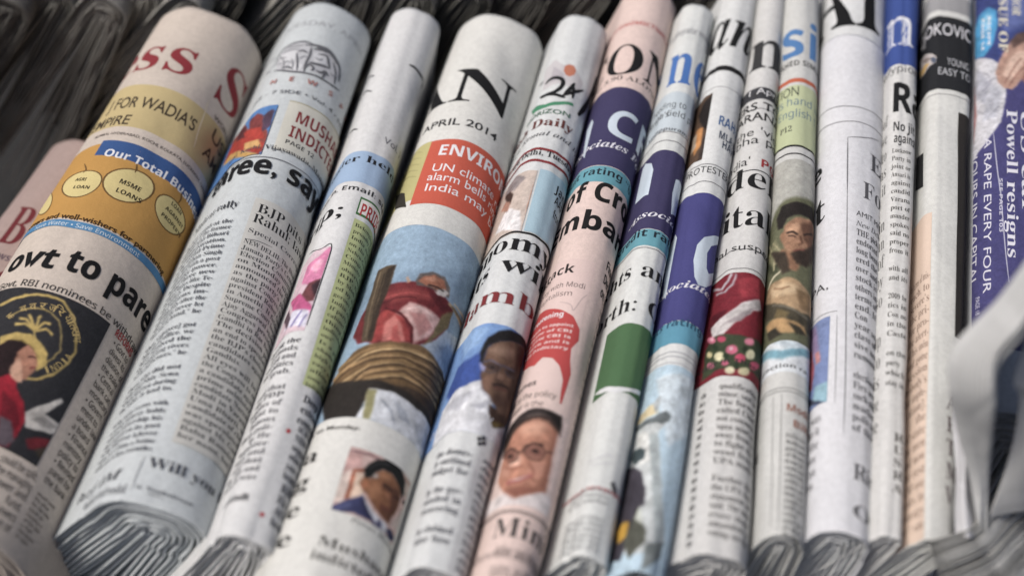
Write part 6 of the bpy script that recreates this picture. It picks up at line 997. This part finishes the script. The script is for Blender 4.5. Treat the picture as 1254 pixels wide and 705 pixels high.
SHEETS = [
    ('curled_page',(206,207,206),[[(0.17941,-0.04466,0.1),(0.1754,-0.05969,0.102),(0.17144,-0.07447,0.104),(0.17645,-0.06437,0.092),(0.18456,-0.04511,0.07),(0.23323,0.04802,-0.03)],[(0.16111,-0.06806,0.1),(0.15982,-0.07859,0.102),(0.15847,-0.08914,0.104),(0.16308,-0.07949,0.092),(0.17046,-0.06108,0.07),(0.21549,0.02793,-0.03)],[(0.14784,-0.08124,0.088),(0.14803,-0.09052,0.092),(0.14944,-0.0979,0.094),(0.15363,-0.08881,0.082),(0.16023,-0.07143,0.06),(0.19758,0.00443,-0.03)],[(0.13493,-0.08897,0.074),(0.1395,-0.09479,0.078),(0.14477,-0.09992,0.082),(0.14865,-0.09121,0.07),(0.15468,-0.07453,0.048),(0.18526,-0.01116,-0.03)],[(0.1355,-0.09455,0.06),(0.14008,-0.09955,0.064),(0.14612,-0.10389,0.068),(0.14988,-0.09563,0.056),(0.15566,-0.0798,0.034),(0.18034,-0.03016,-0.03)],[(0.1424,-0.09413,0.039),(0.14638,-0.09772,0.043),(0.15123,-0.09983,0.045),(0.15487,-0.09199,0.033),(0.16039,-0.07689,0.011),(0.17634,-0.04617,-0.03)],[(0.15128,-0.09781,0.016),(0.1531,-0.09929,0.02),(0.15609,-0.09767,0.02),(0.15959,-0.09028,0.008),(0.16482,-0.076,-0.014),(0.17519,-0.05721,-0.04)],[(0.15538,-0.10712,0),(0.15585,-0.10809,0.002),(0.15836,-0.10517,-0.002),(0.16171,-0.09837,-0.014),(0.16665,-0.08517,-0.036),(0.17672,-0.06766,-0.062)]]),
    ('curled_page',(206,207,206),[[(0.18227,-0.04465,0.096),(0.17822,-0.05966,0.098),(0.17284,-0.07444,0.1),(0.17783,-0.06446,0.088),(0.18591,-0.04542,0.066),(0.23255,0.04304,-0.03)],[(0.16383,-0.06807,0.096),(0.16252,-0.07858,0.098),(0.1598,-0.08913,0.1),(0.16439,-0.07959,0.088),(0.17174,-0.06141,0.066),(0.2149,0.02314,-0.03)],[(0.15045,-0.08139,0.084),(0.15063,-0.09064,0.088),(0.15069,-0.09801,0.09),(0.15486,-0.08903,0.078),(0.16143,-0.07186,0.056),(0.19709,-0.00013,-0.03)],[(0.13745,-0.08927,0.07),(0.14204,-0.09506,0.074),(0.14596,-0.10016,0.078),(0.14982,-0.09155,0.066),(0.15583,-0.07507,0.044),(0.18484,-0.01558,-0.03)],[(0.13801,-0.09499,0.056),(0.14261,-0.09996,0.06),(0.14728,-0.10426,0.064),(0.15102,-0.09611,0.052),(0.15678,-0.08046,0.03),(0.17995,-0.03441,-0.03)],[(0.14495,-0.09476,0.035),(0.14894,-0.09832,0.039),(0.15236,-0.10041,0.041),(0.15598,-0.09267,0.029),(0.16148,-0.07775,0.007),(0.17597,-0.05027,-0.03)],[(0.15387,-0.09863,0.012),(0.15569,-0.10008,0.016),(0.15719,-0.09846,0.016),(0.16067,-0.09117,0.004),(0.16589,-0.07707,-0.018),(0.17624,-0.05849,-0.044)],[(0.15797,-0.10807,-0.004),(0.15844,-0.10903,-0.002),(0.15943,-0.10614,-0.006),(0.16277,-0.09943,-0.018),(0.16768,-0.08639,-0.04),(0.17775,-0.06909,-0.066)]]),
    ('curled_page',(214,214,216),[[(0.15466,-0.04859,0.012),(0.15608,-0.05826,0.016),(0.16539,-0.05254,0.004)],[(0.15102,-0.07676,0.008),(0.15325,-0.08137,0.012),(0.16126,-0.07443,-0)],[(0.14927,-0.09415,0.004),(0.15148,-0.09851,0.008),(0.15964,-0.09204,-0.004)],[(0.14827,-0.10807,-0.002),(0.15087,-0.11159,0.002),(0.15911,-0.10455,-0.01)]]),
    ('curled_page',(206,206,204),[[(0.16641,-0.06939,0.06),(0.17698,-0.07118,0.056),(0.2038,-0.05511,0.03)],[(0.15853,-0.08689,0.056),(0.17036,-0.08801,0.052),(0.19602,-0.07606,0.03)],[(0.16186,-0.08972,0.047),(0.17326,-0.09093,0.043),(0.19585,-0.08244,0.025)],[(0.16262,-0.09449,0.027),(0.17403,-0.09567,0.025),(0.19793,-0.08483,0.005)],[(0.15909,-0.10392,0.002),(0.17436,-0.09967,0),(0.20179,-0.08468,-0.02)]]),
    ('inner_page',(159,159,156),[[(0.13958,-0.11175,-0.004),(0.1381,-0.11366,0.002),(0.14057,-0.11163,0.0008)],[(0.15269,-0.10743,-0.003),(0.15167,-0.10906,0.003),(0.15393,-0.107,0.0018)],[(0.16611,-0.09338,-0.003),(0.16434,-0.0958,0.004),(0.1667,-0.09312,0.002)],[(0.19497,-0.07014,-0.003),(0.19258,-0.07278,0.004),(0.19515,-0.06993,0.002)]]),
    ('inner_page',(185,185,182),[[(0.14021,-0.11276,-0.0056),(0.13873,-0.11464,0.0004),(0.1412,-0.11262,-0.0008)],[(0.15364,-0.10791,-0.0046),(0.15262,-0.10952,0.0014),(0.15489,-0.10747,0.0002)],[(0.16701,-0.09396,-0.0046),(0.16523,-0.09635,0.0024),(0.1676,-0.09368,0.0004)],[(0.19584,-0.0714,-0.0046),(0.19344,-0.074,0.0024),(0.19602,-0.07116,0.0004)]]),
    ('inner_page',(168,168,165),[[(0.14084,-0.11383,-0.0072),(0.13936,-0.11569,-0.0012),(0.14183,-0.11368,-0.0024)],[(0.15461,-0.10837,-0.0062),(0.15358,-0.10997,-0.0002),(0.15585,-0.10792,-0.0014)],[(0.16783,-0.09491,-0.0062),(0.16605,-0.09728,0.0008),(0.16842,-0.09462,-0.0012)],[(0.19654,-0.07339,-0.0062),(0.19415,-0.07596,0.0008),(0.19673,-0.07313,-0.0012)]]),
    ('inner_page',(205,205,202),[[(0.14147,-0.11484,-0.0088),(0.13999,-0.11668,-0.0028),(0.14246,-0.11467,-0.004)],[(0.15551,-0.10919,-0.0078),(0.15448,-0.11076,-0.0018),(0.15676,-0.10872,-0.003)],[(0.16858,-0.09626,-0.0078),(0.16679,-0.0986,-0.0008),(0.16916,-0.09595,-0.0028)],[(0.19741,-0.07463,-0.0078),(0.19502,-0.07717,-0.0008),(0.1976,-0.07435,-0.0028)]]),
    ('inner_page',(205,205,202),[[(0.14216,-0.11552,-0.0104),(0.14068,-0.11734,-0.0044),(0.14316,-0.11534,-0.0056)],[(0.15643,-0.10989,-0.0094),(0.1554,-0.11144,-0.0034),(0.15768,-0.1094,-0.0046)],[(0.16953,-0.0966,-0.0094),(0.16774,-0.09891,-0.0024),(0.17012,-0.09627,-0.0044)],[(0.19827,-0.07597,-0.0094),(0.19587,-0.07848,-0.0024),(0.19845,-0.07568,-0.0044)]]),
    ('inner_page',(171,171,168),[[(0.14279,-0.11661,-0.012),(0.1413,-0.11841,-0.006),(0.14378,-0.11641,-0.0072)],[(0.15742,-0.11024,-0.011),(0.15639,-0.11178,-0.005),(0.15867,-0.10974,-0.0062)],[(0.17027,-0.09799,-0.011),(0.16848,-0.10027,-0.004),(0.17086,-0.09764,-0.006)],[(0.1991,-0.0774,-0.011),(0.1967,-0.07987,-0.004),(0.19928,-0.07709,-0.006)]]),
    ('inner_page',(180,180,177),[[(0.14357,-0.11676,-0.0136),(0.14209,-0.11854,-0.0076),(0.14457,-0.11654,-0.0088)],[(0.15844,-0.11045,-0.0126),(0.15741,-0.11197,-0.0066),(0.1597,-0.10994,-0.0078)],[(0.17129,-0.09797,-0.0126),(0.1695,-0.10023,-0.0056),(0.17188,-0.09761,-0.0076)],[(0.20003,-0.07839,-0.0126),(0.19763,-0.08084,-0.0056),(0.20022,-0.07807,-0.0076)]]),
    ('inner_page',(168,168,165),[[(0.14411,-0.11837,-0.0152),(0.14262,-0.12012,-0.0092),(0.14511,-0.11814,-0.0104)],[(0.15923,-0.1119,-0.0142),(0.15819,-0.1134,-0.0082),(0.16048,-0.11138,-0.0094)],[(0.17202,-0.09941,-0.0142),(0.17023,-0.10165,-0.0072),(0.17261,-0.09904,-0.0092)],[(0.20087,-0.07981,-0.0142),(0.19847,-0.08223,-0.0072),(0.20106,-0.07947,-0.0092)]]),
    ('inner_page',(166,166,163),[[(0.14478,-0.11919,-0.0168),(0.14329,-0.12092,-0.0108),(0.14578,-0.11894,-0.012)],[(0.16022,-0.11228,-0.0158),(0.15918,-0.11376,-0.0098),(0.16148,-0.11174,-0.011)],[(0.17294,-0.09995,-0.0158),(0.17114,-0.10216,-0.0088),(0.17353,-0.09956,-0.0108)],[(0.20176,-0.08101,-0.0158),(0.19935,-0.0834,-0.0088),(0.20195,-0.08065,-0.0108)]]),
    ('inner_page',(205,205,202),[[(0.14552,-0.11965,-0.0184),(0.14403,-0.12136,-0.0124),(0.14652,-0.11938,-0.0136)],[(0.16123,-0.11261,-0.0174),(0.16018,-0.11407,-0.0114),(0.16249,-0.11206,-0.0126)],[(0.17377,-0.1009,-0.0174),(0.17197,-0.10309,-0.0104),(0.17437,-0.10049,-0.0124)],[(0.20252,-0.08276,-0.0174),(0.20012,-0.08511,-0.0104),(0.20271,-0.08238,-0.0124)]]),
    ('inner_page',(205,205,202),[[(0.14624,-0.1202,-0.02),(0.14475,-0.1219,-0.014),(0.14725,-0.11993,-0.0152)],[(0.16214,-0.11341,-0.019),(0.1611,-0.11485,-0.013),(0.1634,-0.11284,-0.0142)],[(0.17457,-0.10203,-0.019),(0.17277,-0.10419,-0.012),(0.17517,-0.1016,-0.014)],[(0.20337,-0.08414,-0.019),(0.20096,-0.08647,-0.012),(0.20355,-0.08375,-0.014)]]),
    ('inner_page',(172,172,169),[[(0.14694,-0.12091,-0.0216),(0.14544,-0.12259,-0.0156),(0.14794,-0.12062,-0.0168)],[(0.16311,-0.11398,-0.0206),(0.16206,-0.1154,-0.0146),(0.16437,-0.1134,-0.0158)],[(0.17544,-0.10283,-0.0206),(0.17364,-0.10496,-0.0136),(0.17603,-0.10239,-0.0156)],[(0.20434,-0.085,-0.0206),(0.20193,-0.0873,-0.0136),(0.20453,-0.08459,-0.0156)]]),
    ('inner_page',(158,158,155),[[(0.14755,-0.12211,-0.0232),(0.14605,-0.12377,-0.0172),(0.14856,-0.12181,-0.0184)],[(0.16406,-0.11462,-0.0222),(0.16301,-0.11602,-0.0162),(0.16532,-0.11402,-0.0174)],[(0.17637,-0.10331,-0.0222),(0.17457,-0.10542,-0.0152),(0.17697,-0.10285,-0.0172)],[(0.20527,-0.08605,-0.0222),(0.20286,-0.08832,-0.0152),(0.20546,-0.08562,-0.0172)]]),
    ('inner_page',(165,165,162),[[(0.14826,-0.12272,-0.0248),(0.14676,-0.12436,-0.0188),(0.14927,-0.1224,-0.02)],[(0.16508,-0.11493,-0.0238),(0.16402,-0.11631,-0.0178),(0.16634,-0.11431,-0.019)],[(0.17718,-0.10443,-0.0238),(0.17537,-0.10651,-0.0168),(0.17778,-0.10395,-0.0188)],[(0.206,-0.08792,-0.0238),(0.20359,-0.09015,-0.0168),(0.20619,-0.08747,-0.0188)]]),
    ('inner_page',(170,170,167),[[(0.14891,-0.12371,-0.0264),(0.14741,-0.12532,-0.0204),(0.14993,-0.12337,-0.0216)],[(0.16593,-0.11608,-0.0254),(0.16487,-0.11744,-0.0194),(0.1672,-0.11545,-0.0206)],[(0.17813,-0.10485,-0.0254),(0.17632,-0.10692,-0.0184),(0.17873,-0.10437,-0.0204)],[(0.20694,-0.08893,-0.0254),(0.20453,-0.09114,-0.0184),(0.20713,-0.08847,-0.0204)]]),
    ('inner_page',(205,205,202),[[(0.1495,-0.12508,-0.028),(0.148,-0.12667,-0.022),(0.15051,-0.12473,-0.0232)],[(0.16706,-0.11584,-0.027),(0.166,-0.11719,-0.021),(0.16833,-0.1152,-0.0222)],[(0.17894,-0.10593,-0.027),(0.17713,-0.10797,-0.02),(0.17954,-0.10543,-0.022)],[(0.20772,-0.09063,-0.027),(0.2053,-0.09281,-0.02),(0.2079,-0.09016,-0.022)]]),
    ('inner_page',(205,205,202),[[(0.15025,-0.1255,-0.0296),(0.14875,-0.12707,-0.0236),(0.15127,-0.12513,-0.0248)],[(0.16792,-0.11699,-0.0286),(0.16686,-0.11832,-0.0226),(0.16919,-0.11633,-0.0238)],[(0.17983,-0.10664,-0.0286),(0.17802,-0.10866,-0.0216),(0.18044,-0.10612,-0.0236)],[(0.20856,-0.09207,-0.0286),(0.20614,-0.09421,-0.0216),(0.20874,-0.09158,-0.0236)]]),
    ('inner_page',(164,164,161),[[(0.15089,-0.12656,-0.0312),(0.14939,-0.12811,-0.0252),(0.15191,-0.12618,-0.0264)],[(0.16889,-0.11759,-0.0302),(0.16783,-0.1189,-0.0242),(0.17016,-0.11692,-0.0254)],[(0.18053,-0.10832,-0.0302),(0.17871,-0.1103,-0.0232),(0.18113,-0.10778,-0.0252)],[(0.20961,-0.0926,-0.0302),(0.20719,-0.09472,-0.0232),(0.2098,-0.09209,-0.0252)]]),
    ('inner_page',(168,168,165),[[(0.15153,-0.12764,-0.0328),(0.15002,-0.12917,-0.0268),(0.15255,-0.12725,-0.028)],[(0.16985,-0.11827,-0.0318),(0.16878,-0.11956,-0.0258),(0.17112,-0.11758,-0.027)],[(0.18149,-0.10869,-0.0318),(0.17968,-0.11066,-0.0248),(0.1821,-0.10814,-0.0268)],[(0.21024,-0.09492,-0.0318),(0.20782,-0.09701,-0.0248),(0.21043,-0.0944,-0.0268)]]),
    ('inner_page',(182,182,179),[[(0.15223,-0.12836,-0.0344),(0.15073,-0.12987,-0.0284),(0.15325,-0.12795,-0.0296)],[(0.17074,-0.1193,-0.0334),(0.16967,-0.12057,-0.0274),(0.17201,-0.1186,-0.0286)],[(0.18227,-0.10999,-0.0334),(0.18045,-0.11193,-0.0264),(0.18287,-0.10943,-0.0284)],[(0.2112,-0.09587,-0.0334),(0.20878,-0.09793,-0.0264),(0.21139,-0.09533,-0.0284)]]),
    ('inner_page',(159,159,156),[[(0.15298,-0.12883,-0.036),(0.15148,-0.13033,-0.03),(0.15401,-0.12841,-0.0312)],[(0.17178,-0.11954,-0.035),(0.17071,-0.1208,-0.029),(0.17306,-0.11883,-0.0302)],[(0.18321,-0.11048,-0.035),(0.18139,-0.1124,-0.028),(0.18382,-0.10991,-0.03)],[(0.21218,-0.09676,-0.035),(0.20975,-0.0988,-0.028),(0.21237,-0.0962,-0.03)]]),
    ('inner_page',(205,205,202),[[(0.15365,-0.12976,-0.0376),(0.15214,-0.13123,-0.0316),(0.15468,-0.12933,-0.0328)],[(0.1727,-0.12045,-0.0366),(0.17162,-0.12169,-0.0306),(0.17398,-0.11973,-0.0318)],[(0.18413,-0.11114,-0.0366),(0.1823,-0.11304,-0.0296),(0.18474,-0.11055,-0.0316)],[(0.21286,-0.09885,-0.0366),(0.21043,-0.10086,-0.0296),(0.21305,-0.09828,-0.0316)]]),
    ('inner_page',(205,205,202),[[(0.15429,-0.13085,-0.0392),(0.15278,-0.1323,-0.0332),(0.15532,-0.1304,-0.0344)],[(0.17371,-0.12089,-0.0382),(0.17263,-0.12212,-0.0322),(0.17499,-0.12016,-0.0334)],[(0.18499,-0.11203,-0.0382),(0.18317,-0.1139,-0.0312),(0.1856,-0.11142,-0.0332)],[(0.21373,-0.10019,-0.0382),(0.2113,-0.10217,-0.0312),(0.21392,-0.0996,-0.0332)]]),
    ('inner_page',(177,177,174),[[(0.15487,-0.13229,-0.0408),(0.15336,-0.13372,-0.0348),(0.1559,-0.13183,-0.036)],[(0.17476,-0.12114,-0.0398),(0.17368,-0.12235,-0.0338),(0.17605,-0.12039,-0.035)],[(0.18565,-0.11389,-0.0398),(0.18382,-0.11573,-0.0328),(0.18626,-0.11327,-0.0348)],[(0.21457,-0.10164,-0.0398),(0.21214,-0.10359,-0.0328),(0.21476,-0.10104,-0.0348)]]),
    ('inner_page',(182,182,179),[[(0.15556,-0.1331,-0.0424),(0.15405,-0.13452,-0.0364),(0.15659,-0.13263,-0.0376)],[(0.17566,-0.12217,-0.0414),(0.17458,-0.12336,-0.0354),(0.17694,-0.12141,-0.0366)],[(0.18666,-0.11411,-0.0414),(0.18483,-0.11594,-0.0344),(0.18727,-0.11348,-0.0364)],[(0.21551,-0.10268,-0.0414),(0.21308,-0.10461,-0.0344),(0.2157,-0.10206,-0.0364)]]),
    ('inner_page',(168,168,165),[[(0.15624,-0.13398,-0.044),(0.15473,-0.13537,-0.038),(0.15728,-0.13349,-0.0392)],[(0.17667,-0.12267,-0.043),(0.17558,-0.12384,-0.037),(0.17796,-0.12189,-0.0382)],[(0.18738,-0.11568,-0.043),(0.18555,-0.11747,-0.036),(0.188,-0.11503,-0.038)],[(0.21638,-0.10402,-0.043),(0.21395,-0.10592,-0.036),(0.21657,-0.10339,-0.038)]]),
]

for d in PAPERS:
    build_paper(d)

# ---------------------------------------------------------------- the unfurled newspaper at the right, its pages curling up
def unfurled():
    c = np.array(SHEETS[0][2]).reshape(-1, 3).mean(0); base = (c[0], c[1], -.06)
    root = empty('newspaper', base, 'unfurled white newspaper at the right end, its thin loose pages curling upward', 'newspaper')
    for part, color, rows in SHEETS:
        na, nb = (220, 110) if part == 'curled_page' else (48, 14)
        P = smooth_grid(rows, na, nb)
        du = np.gradient(P, axis=0); dv = np.gradient(P, axis=1); N = np.cross(du, dv); N /= np.linalg.norm(N, axis=-1, keepdims=True)+1e-12
        if N[..., 2].mean() < 0: N = -N
        x, y = np.meshgrid(np.linspace(0, 1, na), np.linspace(0, 1, nb), indexing='ij')
        P = P+N*(.0006*np.sin(9*x+4*y)*np.sin(5*y+1))[..., None]
        V, F = shell(P, P-N*.0007)
        if part == 'curled_page':                       # faint columns of print on the page, soft like show-through
            rs = np.random.RandomState(3); word = np.repeat(rs.rand(40, 200), 6, 0)[:na, :]
            word = np.where(rs.rand(na, nb) > .3, 1.0, .55); row = (np.arange(nb)[None]//2) % 2
            colm = ((np.arange(na)[:, None] % 70) < 60) & ((np.arange(nb)[None] > 8) & (np.arange(nb)[None] < nb-10))
            f = np.where((row == 0) & colm, .8+.18*(1-word), 1.0)
            img = np.ones((na, nb, 3))*np.array(lin(color))*f[..., None]
            mesh_ob(part, V, F, photo_mat(), root, base, cols=np.r_[img.reshape(-1, 3), img.reshape(-1, 3)])
        else:
            mesh_ob(part, V, F, edge_mat(color), root, base)
unfurled()

# ---------------------------------------------------------------- the surface the papers stand on
def table():
    m = bpy.data.materials.new('dark_cloth'); nt, bs = nodes(m)
    r = ramp(nt, noise(nt, 300, 4).outputs['Fac'], .3, .7, (.012, .012, .013), (.03, .029, .028))
    nt.links.new(r.outputs['Color'], bs.inputs['Base Color']); bs.inputs['Roughness'].default_value = .9
    x = np.linspace(-1.2, 1.2, 60); y = np.linspace(-1.0, 1.4, 60); X, Y = np.meshgrid(x, y, indexing='ij')
    Z = -.232+.002*np.sin(X*14+Y*5)*np.cos(Y*11)
    P = np.stack([X, Y, Z], -1); Q = P.copy(); Q[..., 2] -= .02
    o = mesh_ob('ground', *shell(P, Q), m); o['kind'] = 'structure'
table()
